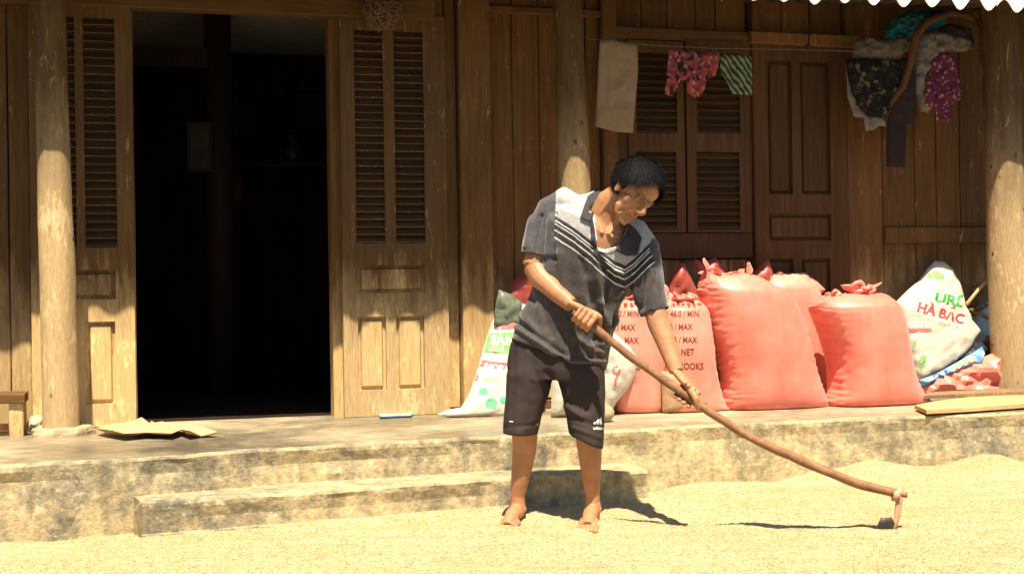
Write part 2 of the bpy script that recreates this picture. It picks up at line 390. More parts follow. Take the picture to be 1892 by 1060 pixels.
nv = np.stack([wx.ravel(), wy.ravel(), hz.ravel()], 1); nx_, ny_ = len(XC), len(YC)
idx = np.arange(nx_*ny_).reshape(ny_, nx_)
fq = np.stack([idx[:-1, :-1].ravel(), idx[:-1, 1:].ravel(), idx[1:, 1:].ravel(), idx[1:, :-1].ravel()], 1)
def npmesh(name, v, f, mat, smooth=True):
    me = bpy.data.meshes.new(name); me.vertices.add(len(v)); me.vertices.foreach_set('co', v.astype(np.float32).ravel())
    k = f.shape[1]; me.loops.add(f.size); me.loops.foreach_set('vertex_index', f.astype(np.int32).ravel())
    me.polygons.add(len(f)); me.polygons.foreach_set('loop_start', np.arange(0, f.size, k, dtype=np.int32))
    me.polygons.foreach_set('use_smooth', np.full(len(f), smooth)); me.update(calc_edges=True); me.validate()
    me.materials.append(mat); o = bpy.data.objects.new(name, me); COL.objects.link(o); ORG[o.name] = Vector((0, 0, 0)); return o
def rice_mat():
    m = M_('rice_husk', .75, .2); v = m.coord(world=True, rnd=False); n1 = m.noise(v, 2.2, 5, .6)
    vo = m.n.new('ShaderNodeTexVoronoi'); m.l(m.coord((1, 1, 1), world=True, rnd=False), vo.inputs['Vector']); vo.inputs['Scale'].default_value = 190
    base = m.ramp(n1, [(.35, (.38, .305, .155)), (.65, (.44, .365, .205))])
    base = m.mix(.75, base, m.ramp(vo.outputs['Color'], [(.15, (.55, .5, .42)), (.6, (1.05, 1.05, 1.05)), (.9, (1.3, 1.3, 1.35))]), 'MULTIPLY')
    m.col(base).bump(vo.outputs['Distance'], .7, .004); return m.m
def grain_mat():
    m = M_('rice_grain', .6, .3); a = m.attr('gv'); 
    m.col(m.ramp(a.outputs['Fac'], [(0, (.24, .155, .06)), (.10, (.35, .265, .12)), (.7, (.45, .365, .185)), (1, (.55, .47, .28))])); return m.m
rice = npmesh('spread_rice', nv, fq, rice_mat()); setp(rice, 'golden rice grain spread thinly over the yard to dry', 'rice', kind='stuff')
NG = 190000
r1 = _rg.random((NG, 4)); gyc = 4.0+(6.7-4.0)*r1[:, 0]**1.5; gxc = (r1[:, 1]*2-1)*(.43*gyc+.1)
bx = CAM.x+gxc*RT.x+gyc*FW.x; by = CAM.y+gxc*RT.y+gyc*FW.y; bz = rice_h(bx, by)*edge_fade(bx, by)
keep = (edge_fade(bx, by) > -.3); bx, by, bz = bx[keep], by[keep], np.maximum(bz[keep], .001); n = len(bx)
an = _rg.random(n)*6.283; ti = (_rg.random(n)-.5)*1.1; L = .0032+_rg.random(n)*.001; W = .0012+_rg.random(n)*.0004
ax = np.stack([np.cos(an)*np.cos(ti), np.sin(an)*np.cos(ti), np.sin(ti)], 1); sx_ = np.stack([-np.sin(an), np.cos(an), np.zeros(n)], 1); sz = np.cross(ax, sx_)
c0 = np.stack([bx, by, bz+.0016], 1)
V = np.stack([c0+ax*L[:, None], c0-ax*L[:, None], c0+sx_*W[:, None], c0-sx_*W[:, None], c0+sz*W[:, None], c0-sz*W[:, None]], 1).reshape(-1, 3)
tri = np.array([(0, 2, 4), (0, 4, 3), (0, 3, 5), (0, 5, 2), (1, 4, 2), (1, 3, 4), (1, 5, 3), (1, 2, 5)])
F = (np.arange(n)[:, None, None]*6+tri[None]).reshape(-1, 3)
gr = npmesh('rice_grains', V, F, grain_mat(), False); at = gr.data.attributes.new('gv', 'FLOAT', 'POINT')
at.data.foreach_set('value', np.repeat(_rg.random(n), 6).astype(np.float32)); setp(gr, 'loose rice grains lying on top of the drying layer', 'rice', kind='stuff')

# ------------------------------------------------------------------ the house
house = empty('wooden_house', (0, 0, FZ), 'old brown wooden house with louvred doors and open dark doorway behind the veranda', 'house')
ZT = 2.95
def U(px, py=420, p=0): return at_p(px, py, p).x
def Z(px, py, p=0): return at_p(px, py, p).z
def plank(x0, x1, ztop=ZT, zbot=FZ+.03, p=0.0, th=.025, mat=WALLW, name='plank', seed=0, y0ref=420):
    vs, fs = wavybox(U(x0)+.0015, U(x1)-.0015, -p, -p+th, zbot, ztop, seed=seed)
    return mk(name, vs, fs, mat, house)
def beam(x0, x1, ya, yb, p, th, mat=BEAMH, name='rail', xm=None, seed=1):
    """horizontal member from pixel heights ya (top) to yb (bottom), measured at its middle"""
    xm = xm or (x0+x1)/2; z1, z0 = Z(xm, ya, p), Z(xm, yb, p); u0, u1 = U(x0, ya, p), U(x1, ya, p)
    vs, fs = wavybox(-z1, -z0, -p, -p+th, u0, u1, seed=seed)      # built upright then laid down
    vs = [(z, y, -x) for x, y, z in vs]; fs = [f[::-1] for f in fs]
    return mk(name, vs, [f[::-1] for f in fs], mat, house)
sd_ = 0
def run(xs, **k):
    global sd_
    for a, b in zip(xs[:-1], xs[1:]):
        sd_ += 1; plank(a, b, seed=sd_, p=k.get('p', 0)+random.uniform(-.003, .003), **{q: w for q, w in k.items() if q != 'p'})
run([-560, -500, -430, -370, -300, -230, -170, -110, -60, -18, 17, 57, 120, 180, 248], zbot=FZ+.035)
# header above the doorway
plank(244, 640, ztop=ZT, zbot=Z(430, 12), seed=90, p=-.02)
beam(-600, 802, -45, 22, .075, .09, name='lintel', xm=430)
# jambs of the doorway
for xa, xb in ((226, 250), (612, 640)):
    vs, fs = wavybox(U(xa), U(xb), .0, .12, FZ, Z(430, 12), seed=xa); mk('door_jamb', vs, fs, WALLW, house)
run([640, 700, 762, 826], zbot=FZ+.03)
plank(824, 846, p=.012, seed=31)
plank(846, 905, p=.075, th=.1, name='post', seed=32)
run([905, 950, 1000, 1043, 1086, 1112], zbot=FZ+.06)
beam(905, 1112, 738, 756, .02, .045, seed=41)
beam(895, 1116, 14, 28, .03, .03, seed=42)
plank(1112, 1140, p=.05, th=.08, name='post', seed=33)
# above the window
run([1140, 1192, 1240, 1292, 1330, 1386], zbot=Z(1260, 74), p=-.01)
beam(1138, 1388, 54, 76, .035, .06, seed=43)
beam(1138, 1390, 430, 478, .03, .055, seed=44, mat=SHUTW)
run([1140, 1180, 1222, 1262, 1300, 1345, 1388], ztop=Z(1260, 480), zbot=FZ+.04)
# window frame uprights
for xa, xb in ((1140, 1160), (1372, 1388)):
    vs, fs = wavybox(U(xa), U(xb), -.03, .03, Z(1260, 430), Z(1260, 76), seed=xa); mk('window_frame', vs, fs, SHUTW, house)
plank(1388, 1404, p=.05, th=.09, name='post', seed=34, mat=DARKW)
# above and around the closed panelled door
run([1404, 1452, 1505, 1562], zbot=Z(1480, 66), p=-.01)
bp = beam(1388, 1590, 62, 84, .07, .05, seed=45, mat=WALLW)
plank(1562, 1577, p=.03, th=.07, name='post', seed=35)
run([1577, 1632, 1692, 1732, 1776, 1832, 1880, 1930, 1990, 2060, 2140, 2230, 2330], zbot=FZ+.03)
beam(1636, 2330, 419, 449, .022, .03, seed=46, mat=WALLW, xm=1735)

def slatmesh(w, h, d, seed=0):
    """louvre blade tilted outwards whose dark blade and pale lip paint in shade and light"""
    y0, y1 = -d/2, d/2
    vs = [(0, y0, -h*.5), (w, y0, -h*.5), (w, y1, h*.38), (0, y1, h*.38), (0, y0, -h*.5+.004), (w, y0, -h*.5+.004), (w, y1, h*.38+.004), (0, y1, h*.38+.004)]
    me = bpy.data.meshes.new('slat'); vs += [(0, y0-.0035, -h*.5-.001), (w, y0-.0035, -h*.5-.001), (w, y0-.0005, -h*.5-.001), (0, y0-.0005, -h*.5-.001), (0, y0-.0035, -h*.5+.0035), (w, y0-.0035, -h*.5+.0035), (w, y0-.0005, -h*.5+.0035), (0, y0-.0005, -h*.5+.0035)]
    bxf = [(0,3,2,1),(4,5,6,7),(0,1,5,4),(1,2,6,5),(2,3,7,6),(3,0,4,7)]; me.from_pydata(vs, [], bxf+[tuple(i+8 for i in f) for f in bxf]); me.update(); return me
def leaf(x0, x1, ya, yb, p, mat, xm, openings, panels, name='door_leaf', lab=None, th=.036):
    """joined frame with real openings; louvre slats and raised panels are its children.
    openings: (xl, xr, yt, yb, count); panels: (xl, xr, yt, yb)"""
    zc = lambda y, x=None: Z(xm if x is None else x, y, p); uc = lambda x, y: U(x, y, p)
    u0, u1, z0, z1 = U(x0, 420, p), U(x1, 420, p), zc(yb), zc(ya)
    holes = [(uc(a, (c+d)/2), uc(b, (c+d)/2), zc(d), zc(c)) for a, b, c, d, *_ in openings+panels]
    us = sorted({round(v, 5) for h in holes for v in h[:2]} | {u0, u1}); zs = sorted({round(v, 5) for h in holes for v in h[2:]} | {z0, z1})
    A = Acc()
    for i in range(len(us)-1):
        run_ = None
        for j in range(len(zs)-1):
            cu, cz = (us[i]+us[i+1])/2, (zs[j]+zs[j+1])/2
            solid = not any(h[0] < cu < h[1] and h[2] < cz < h[3] for h in holes)
            if solid:
                if run_ is None: run_ = j
            if (not solid or j == len(zs)-2) and run_ is not None:
                je = j+1 if solid else j
                A.box((us[i], -p-th, zs[run_]), (us[i+1], -p, zs[je])); run_ = None
    L = A.obj(name, mat, house)
    if lab: L['label'] = lab
    # thin backing board so no light leaks through louvres
    B = Acc(); B.box((u0+.01, -p+.002, z0+.01), (u1-.01, -p+.010, z1-.01)); B.obj('back_board', SHUTW, L)
    for k, (h, op) in enumerate(zip(holes[:len(openings)], openings)):
        cnt = op[4]; sp = (h[3]-h[2])/cnt; me = slatmesh(h[1]-h[0]-.002, sp*.75, .022); me.materials.append(SLATW); me.materials.append(mat)
        for pl in list(me.polygons)[6:]: pl.material_index = 1
        for q in range(cnt):
            s = bpy.data.objects.new('slat', me); COL.objects.link(s); s.parent = L
            s.location = Vector((h[0]+.001, -p-.020+random.uniform(-.001, .001), h[2]+sp*(q+.5)))-ORG[L.name]
            s.rotation_euler = (random.uniform(-.04, .04), random.uniform(-.006, .006), 0)
    for h in holes[len(openings):]:
        A = Acc(); d = .014
        a, b, c, e = h; y = -p
        vs = [(a, y-.010, c), (b, y-.010, c), (b, y-.010, e), (a, y-.010, e), (a+d, y-.010, c+d), (b-d, y-.010, c+d), (b-d, y-.010, e-d), (a+d, y-.010, e-d),
              (a+d*1.6, y-.024, c+d*1.6), (b-d*1.6, y-.024, c+d*1.6), (b-d*1.6, y-.024, e-d*1.6), (a+d*1.6, y-.024, e-d*1.6)]
        fs = [(0, 1, 5, 4), (1, 2, 6, 5), (2, 3, 7, 6), (3, 0, 4, 7), (4, 5, 9, 8), (5, 6, 10, 9), (6, 7, 11, 10), (7, 4, 8, 11), (8, 9, 10, 11)]
        mk('panel', vs, fs, mat, L)
    return L
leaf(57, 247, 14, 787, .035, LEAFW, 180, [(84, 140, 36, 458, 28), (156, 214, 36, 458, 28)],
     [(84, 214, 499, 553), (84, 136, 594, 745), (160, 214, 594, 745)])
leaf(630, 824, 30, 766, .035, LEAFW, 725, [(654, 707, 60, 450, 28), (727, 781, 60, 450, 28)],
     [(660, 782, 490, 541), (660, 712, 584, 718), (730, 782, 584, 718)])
leaf(1160, 1263, 78, 430, .004, SHUTW, 1212, [(1171, 1246, 100, 248, 11), (1171, 1246, 282, 424, 11)], [], name='window_shutter')
leaf(1267, 1372, 78, 430, .004, SHUTW, 1320, [(1283, 1362, 100, 248, 11), (1283, 1362, 282, 424, 11)], [], name='window_shutter')
leaf(1404, 1562, 84, 735, .004, SHUTW, 1480, [], [(1414, 1458, 116, 360), (1474, 1528, 116, 360), (1416, 1530, 396, 445), (1416, 1462, 478, 700), (1478, 1530, 478, 700)], name='panelled_door')
A = Acc(); A.box((U(57), -.012, FZ), (U(226), .06, FZ+.034)); A.box((U(640), -.012, FZ), (U(2330), .06, FZ+.03)); A.box((U(-560), -.012, FZ), (U(56), .06, FZ+.034)); A.obj('ground_sill', DARKW, house)
# room behind
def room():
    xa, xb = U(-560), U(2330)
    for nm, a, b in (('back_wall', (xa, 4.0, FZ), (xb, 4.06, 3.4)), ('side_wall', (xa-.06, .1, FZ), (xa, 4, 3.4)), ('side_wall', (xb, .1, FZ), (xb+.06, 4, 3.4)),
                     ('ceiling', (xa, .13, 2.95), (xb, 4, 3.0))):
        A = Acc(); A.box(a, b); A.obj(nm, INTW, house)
    A = Acc(); A.box((xa, .12, FZ+.002), (xb, 4.0, FZ+.012)); A.obj('inner_floor_shade', INTW, house)  # dark sheet over the slab, the room's shade put into its colour
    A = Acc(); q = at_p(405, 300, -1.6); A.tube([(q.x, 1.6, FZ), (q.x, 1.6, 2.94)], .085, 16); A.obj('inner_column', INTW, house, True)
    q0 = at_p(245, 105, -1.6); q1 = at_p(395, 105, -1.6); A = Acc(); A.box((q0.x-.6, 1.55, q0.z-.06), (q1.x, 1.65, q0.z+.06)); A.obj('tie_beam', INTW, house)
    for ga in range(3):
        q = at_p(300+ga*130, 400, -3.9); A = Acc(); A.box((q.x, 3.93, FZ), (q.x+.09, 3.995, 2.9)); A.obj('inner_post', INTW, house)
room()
PAPER = plain('old_paper', (.035, .03, .02), .3, 12, .8)
def picture(x0, x1, y0, y1, p, lab, fr=True):
    a = at_p(x0, y1, p); b = at_p(x1, y0, p); e = empty('framed_picture', a, lab, 'picture', 'framed pictures inside the dark room')
    A = Acc(); A.box((a.x, a.y-.002, a.z), (b.x, a.y+.012, b.z)); A.obj('sheet', PAPER, e)
    A = Acc(); w = .018
    A.box((a.x-w, a.y-.014, a.z-w), (a.x, a.y+.012, b.z+w)); A.box((b.x, a.y-.014, a.z-w), (b.x+w, a.y+.012, b.z+w))
    A.box((a.x, a.y-.014, a.z-w), (b.x, a.y+.012, a.z)); A.box((a.x, a.y-.014, b.z), (b.x, a.y+.012, b.z+w)); A.obj('frame', INTW, e)
picture(352, 386, 232, 312, -1.48, 'tall narrow framed sheet hanging left of the dark column inside the doorway')
picture(428, 472, 196, 254, -3.88, 'upright framed sheet hanging on the dark room wall right of the column')
picture(546, 612, 176, 236, -3.88, 'wide framed sheet hanging on the dark room wall near the right jamb')
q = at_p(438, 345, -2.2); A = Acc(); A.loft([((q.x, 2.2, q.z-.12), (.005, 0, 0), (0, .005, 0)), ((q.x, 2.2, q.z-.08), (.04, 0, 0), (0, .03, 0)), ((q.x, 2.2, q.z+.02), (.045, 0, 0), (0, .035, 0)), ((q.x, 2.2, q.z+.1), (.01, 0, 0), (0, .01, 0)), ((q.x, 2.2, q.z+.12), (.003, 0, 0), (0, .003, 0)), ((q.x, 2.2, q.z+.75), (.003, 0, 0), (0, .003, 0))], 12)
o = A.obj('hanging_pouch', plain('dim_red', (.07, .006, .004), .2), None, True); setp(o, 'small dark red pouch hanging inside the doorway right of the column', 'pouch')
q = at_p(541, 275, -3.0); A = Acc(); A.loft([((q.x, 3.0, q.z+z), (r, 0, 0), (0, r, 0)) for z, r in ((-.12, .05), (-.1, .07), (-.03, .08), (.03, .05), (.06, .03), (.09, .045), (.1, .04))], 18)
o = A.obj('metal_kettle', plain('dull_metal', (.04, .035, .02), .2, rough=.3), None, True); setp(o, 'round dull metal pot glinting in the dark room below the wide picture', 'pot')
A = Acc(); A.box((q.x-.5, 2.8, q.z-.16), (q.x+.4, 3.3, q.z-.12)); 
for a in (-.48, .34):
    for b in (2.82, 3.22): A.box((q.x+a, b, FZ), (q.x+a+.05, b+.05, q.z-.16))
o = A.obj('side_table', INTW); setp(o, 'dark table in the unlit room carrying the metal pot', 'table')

# pillars
def pillar(pts, p, foot=None, nm='pillar'):
    """pts: (px centre, py, half width px)"""
    rings = []; zs = []
    ctl = [(at_p(x, y, p), at_p(x+w, y, p).x-at_p(x, y, p).x) for x, y, w in pts]
    ctl = [(c, r) for c, r in ctl]
    c0, r0 = ctl[-1]; d = (ctl[-1][0]-ctl[-2][0]).normalized(); N = 60
    top = ctl[0][0]; bot = Vector((c0.x+d.x*(c0.z-FZ)/abs(d.z), -p, FZ+(.02 if foot else 0)))
    ctl = ctl+[(bot, r0*1.01)]; t2 = ctl[0][0]+(ctl[0][0]-ctl[1][0]).normalized()*((2.66-ctl[0][0].z)); ctl = [(t2, ctl[0][1]*.97)]+ctl
    A = Acc(); n = 28; vs = []; fs = []
    rows = catmull([(c.x, c.y, c.z, r) for c, r in ctl], 14)
    for x, y, z, r in rows:
        for i in range(n):
            a = 2*math.pi*i/n; dd = noise.noise(Vector((math.cos(a)*1.6+x, math.sin(a)*1.6, z*2.2)))*.006+noise.noise(Vector((math.cos(a)*6+x*3, math.sin(a)*6, z*5)))*.0022
            vs.append((x+(r+dd)*math.cos(a), y+(r+dd)*math.sin(a), z))
    m = len(rows)
    for k in range(m-1):
        for i in range(n): j = (i+1) % n; fs.append((k*n+i, (k+1)*n+i, (k+1)*n+j, k*n+j))
    fs.append(tuple(range(n))); fs.append(tuple((m-1)*n+i for i in range(n-1, -1, -1)))
    o = mk(nm, vs, fs, PILW, house, True)
    if foot:
        F_ = Acc(); F_.loft([((bot.x, -p, FZ+z), (foot*s, 0, 0), (0, foot*s*.9, 0)) for z, s in ((-.01, 1.08), (.012, 1.06), (.030, .98), (.036, .94), (.040, .80), (.041, .5))], 22)
        F_.v = [v+Vector((noise.noise(v*11)*.045, noise.noise(v*11+Vector((5, 0, 0)))*.035, noise.noise(v*16)*.008)) for v in F_.v]
        mk('plinth', F_.v, F_.f, STONE, o, False)
    return o
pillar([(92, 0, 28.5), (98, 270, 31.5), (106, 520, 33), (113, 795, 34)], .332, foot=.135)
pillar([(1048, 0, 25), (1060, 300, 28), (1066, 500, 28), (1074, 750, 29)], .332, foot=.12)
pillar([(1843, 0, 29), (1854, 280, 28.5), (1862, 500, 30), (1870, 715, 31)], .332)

# roof
ROOFM = plain('fibre_cement', (.62, .58, .5), .25, 14, .85, .2, .6, 90)
ROOFU = plain('shaded_fibre_cement', (.06, .045, .03), .4, 10, .9)  # darker copy for the underside, shade below the roof put into its colour
def roof():
    pitch = .172; amp = .036; e0 = Vector((-3.7, -.737, 2.468)); e1 = Vector((4.6, -.775, 2.498))
    L = (e1-e0).length; d = (e1-e0)/L; up = Vector((0, math.cos(R_(9)), math.sin(R_(9)))); nrm = up.cross(d).normalized()*-1
    if nrm.z < 0: nrm = -nrm
    wsheet = pitch*6; k = 0; s0 = 0
    while s0 < L:
        s1 = min(s0+wsheet+.06, L); n = int((s1-s0)/pitch*10); vs = []; fs = []; rj = random.uniform(-.01, .01)
        for i in range(n+1):
            s = s0+(s1-s0)*i/n; h = amp*math.sin(2*math.pi*s/pitch)+(.007 if k % 2 else 0)
            for rr in (None, rj, .9, 1.8):
                for th in (0, .0065):
                    vs.append(e0+d*s+up*rr+nrm*(h+th) if rr is not None else e0+d*s+up*rj+nrm*h+Vector((0, -.003-th*.8, -.050+.004*math.sin(s*23))))
        for i in range(n):
            b = i*8; c = b+8
            for q in (0, 2, 4): fs += [(b+q, c+q, c+q+2, b+q+2), (b+q+1, b+q+3, c+q+3, c+q+1)]
            fs += [(b, b+1, c+1, c), (b+6, c+6, c+7, b+7)]
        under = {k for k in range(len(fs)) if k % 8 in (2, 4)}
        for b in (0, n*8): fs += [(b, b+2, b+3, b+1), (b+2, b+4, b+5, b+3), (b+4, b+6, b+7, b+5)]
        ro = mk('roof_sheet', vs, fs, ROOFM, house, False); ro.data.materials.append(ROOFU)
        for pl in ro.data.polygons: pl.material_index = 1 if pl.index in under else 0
        s0 += wsheet; k += 1
    for rr in (1.0, 1.5):
        A = Acc(); A.tube([e0+d*s+up*rr-nrm*(amp+.036) for s in np.linspace(0, L, 8)], .034, 10); A.obj('purlin', DARKW, house, True)
    # rear slope closes the attic
    A = Acc(); r0 = e0+up*1.75; r1 = e1+up*1.75; A.add([r0, r1, r1+Vector((0, 3.4, .2)), r0+Vector((0, 3.4, .2)), r0-Vector((0, 0, .01)), r1-Vector((0, 0, .01)), r1+Vector((0, 3.4, .19)), r0+Vector((0, 3.4, .19))], [(0, 1, 2, 3), (7, 6, 5, 4), (0, 4, 5, 1), (1, 5, 6, 2), (2, 6, 7, 3), (3, 7, 4, 0)]); A.obj('rear_roof', ROOFM, house)
roof()

# ------------------------------------------------------------------ soft goods builders
def inside(pt, poly):
    x, y = pt; c = False; n = len(poly)
    for i in range(n):
        x0, y0 = poly[i]; x1, y1 = poly[(i+1) % n]
        if (y0 > y) != (y1 > y) and x < (x1-x0)*(y-y0)/(y1-y0)+x0: c = not c
    return c
def segd(x, y, a, b):
    dx, dy = b[0]-a[0], b[1]-a[1]; L2 = dx*dx+dy*dy; t = 0 if L2 == 0 else max(0, min(1, ((x-a[0])*dx+(y-a[1])*dy)/L2))
    return math.hypot(x-a[0]-t*dx, y-a[1]-t*dy)
def puff(name, outl, p, th, mat, step=6.0, wr=.006, wf=9, aniso=(1, 1), seed=0, folds=(), parent=None, pfun=None, round_=30, backflat=.5, sm=True, jag=0):
    """cushion or cloth of real thickness; outline in pixels of the photo laid on the upright plane p"""
    rd = random.Random(seed); O = []
    for i in range(len(outl)):
        a, b = outl[i], outl[(i+1) % len(outl)]; n = max(1, int(math.hypot(b[0]-a[0], b[1]-a[1])/step))
        for k in range(n): O.append((a[0]+(b[0]-a[0])*k/n+(rd.uniform(-jag, jag) if jag else 0), a[1]+(b[1]-a[1])*k/n+(rd.uniform(-jag, jag) if jag else 0)))
    xs = [q[0] for q in O]; ys = [q[1] for q in O]; P = list(O); y = min(ys)+step/2; r = 0
    while y < max(ys):
        x = min(xs)+(step/2 if r % 2 else 0)
        while x < max(xs):
            q = (x+rd.uniform(-1, 1)*step*.15, y+rd.uniform(-1, 1)*step*.15)
            if inside(q, O) and min(segd(q[0], q[1], O[i], O[(i+1) % len(O)]) for i in range(0, len(O))) > step*.55: P.append(q)
            x += step
        y += step*.866; r += 1
    res = delaunay_2d_cdt([Vector(q) for q in P], [], [tuple(range(len(O)))], 1, 1e-4)
    V2, F2 = res[0], res[2]; nO = len(O); vf = []; vb = []
    for v in V2:
        d = min(segd(v.x, v.y, outl[i], outl[(i+1) % len(outl)]) for i in range(len(outl)))
        pp = p if pfun is None else pfun(v.x, v.y)
        k = math.sqrt(max(0, 1-(1-min(1, d/round_))**2)); base = at_p(v.x, v.y, pp)
        w = noise.noise(Vector((v.x*.01*wf*aniso[0], v.y*.01*wf*aniso[1], seed*5.7)))*wr+noise.noise(Vector((v.x*.025*wf*aniso[0], v.y*.025*wf*aniso[1], seed*3.1)))*wr*.45
        w -= abs(noise.noise(Vector((v.x*.012*wf*aniso[0]+9, v.y*.012*wf*aniso[1], seed))))*wr*.8
        for (a, b, wd, am) in folds: w += am*math.exp(-(segd(v.x, v.y, a, b)/wd)**2)
        kk = .15+.85*min(1, d/8)
        vf.append(base-Vector((0, th*k+.0015+w*kk, 0))); vb.append(base+Vector((0, th*k*backflat+.0015-w*kk*.6, 0)))
    m = len(vf); fs = [tuple(f) for f in F2]
    def orient(f, vs, s):
        a, b, c = vs[f[0]], vs[f[1]], vs[f[2]]; nn = (b-a).cross(c-a); return f if nn.y*s < 0 else f[::-1]
    ff = [orient(f, vf, 1) for f in fs]; fb = [tuple(i+m for i in orient(f, vb, -1)) for f in fs]
    ed = {}
    for f in ff:
        for i in range(3): ed[(f[i], f[(i+1) % 3])] = 1
    side = [(b, a, a+m, b+m) for (a, b) in ed if (b, a) not in ed]
    return mk(name, vf+vb, ff+fb+side, mat, parent, sm)
def wtree(o):
    og = ORG[o.name]; me = o.data
    return BVHTree.FromPolygons([v.co+og for v in me.vertices], [tuple(p.vertices) for p in me.polygons])
def stamp_mesh(vs, fs, o, mat, name, off=.0016, tree=None, toward=None):
    """lay printed shapes (3D points in front of o) on o's front surface"""
    T = tree or wtree(o); out = []; ok = []
    d = toward or Vector((0, 1, 0))
    for v in vs:
        if toward is None: d = (v-CAM).normalized()
        h = T.ray_cast(v-d*.6, d)
        if h[0] is None: out.append(v); ok.append(False)
        else: out.append(h[0]-d*off); ok.append(True)
    fs = [f for f in fs if all(ok[i] for i in f)]
    if not fs: return None
    used = sorted({i for f in fs for i in f}); mp = {i: k for k, i in enumerate(used)}
    return mk(name, [out[i] for i in used], [tuple(mp[i] for i in f) for f in fs], mat, o)
def refine(vs, fs, ml):
    """split long edges until every one is shorter than ml"""
    vs = list(vs); tris = [];
    for f in fs:
        for i in range(1, len(f)-1): tris.append((f[0], f[i], f[i+1]))
    for _ in range(7):
        cache = {}; out = []; done = True
        def mid(a, b):
            k = (min(a, b), max(a, b))
            if k not in cache: cache[k] = len(vs); vs.append((vs[a]+vs[b])/2)
            return cache[k]
        for t in tris:
            e = [((vs[t[i]]-vs[t[(i+1) % 3]]).length, i) for i in range(3)]; L, i = max(e)
            if any(x > ml for x, _ in e):
                a, b, c = t; fl = [x > ml for x, _ in e]; done = False
                m0 = mid(a, b) if fl[0] else None; m1 = mid(b, c) if fl[1] else None; m2 = mid(c, a) if fl[2] else None
                if m0 and m1 and m2: out += [(a, m0, m2), (m0, b, m1), (m2, m1, c), (m0, m1, m2)]
                elif m0 and m1: out += [(m0, b, m1), (a, m0, m1), (a, m1, c)]
                elif m1 and m2: out += [(m1, c, m2), (a, b, m1), (a, m1, m2)]
                elif m0 and m2: out += [(a, m0, m2), (m0, b, c), (m0, c, m2)]
                elif m0: out += [(a, m0, c), (m0, b, c)]
                elif m1: out += [(a, b, m1), (a, m1, c)]
                else: out += [(a, b, m2), (m2, b, c)]
            else: out.append(t)
        tris = out
        if done: break
    return vs, tris
def text_pts(s, x, y, hpx, p, ang=0, bold=.0, sx=1.0, shear=0, ml=6):
    """text as flat triangles; lower-left corner at pixel (x, y), cap height hpx pixels"""
    cu = bpy.data.curves.new('t', 'FONT'); cu.body = s; cu.size = 1; cu.offset = bold; cu.resolution_u = 3; cu.shear = shear
    ob = bpy.data.objects.new('t', cu); COL.objects.link(ob); dg = bpy.context.evaluated_depsgraph_get(); dg.update()
    me = bpy.data.meshes.new_from_object(ob.evaluated_get(dg)); vs = [v.co.copy() for v in me.vertices]; fs = [tuple(q.vertices) for q in me.polygons]
    bpy.data.objects.remove(ob); bpy.data.curves.remove(cu); bpy.data.meshes.remove(me)
    k = hpx/.70; ca, sa = math.cos(ang), math.sin(ang); P = []
    for v in vs:
        a, b = v.x*k*sx, v.y*k; P.append(Vector((x+a*ca-b*sa*-1*0+b*sa, y-(b*ca)+a*sa, 0)))
    P, fs = refine(P, fs, ml)
    return [at_p(v.x, v.y, p) for v in P], fs
def print_text(o, s, x, y, h, p, mat, ang=0, bold=.02, sx=1.0, tree=None, shear=0, name='printed_text'):
    vs, fs = text_pts(s, x, y, h, p, ang, bold, sx, shear)
    return stamp_mesh(vs, fs, o, mat, name, tree=tree)
def print_poly(o, out, p, mat, tree=None, name='printed_mark', off=.0012, ml=7):
    res = delaunay_2d_cdt([Vector(q) for q in out], [], [tuple(range(len(out)))], 1, 1e-4)
    P, fs = refine([Vector((v.x, v.y, 0)) for v in res[0]], [tuple(f) for f in res[2]], ml)
    return stamp_mesh([at_p(v.x, v.y, p) for v in P], fs, o, mat, name, off=off, tree=tree)

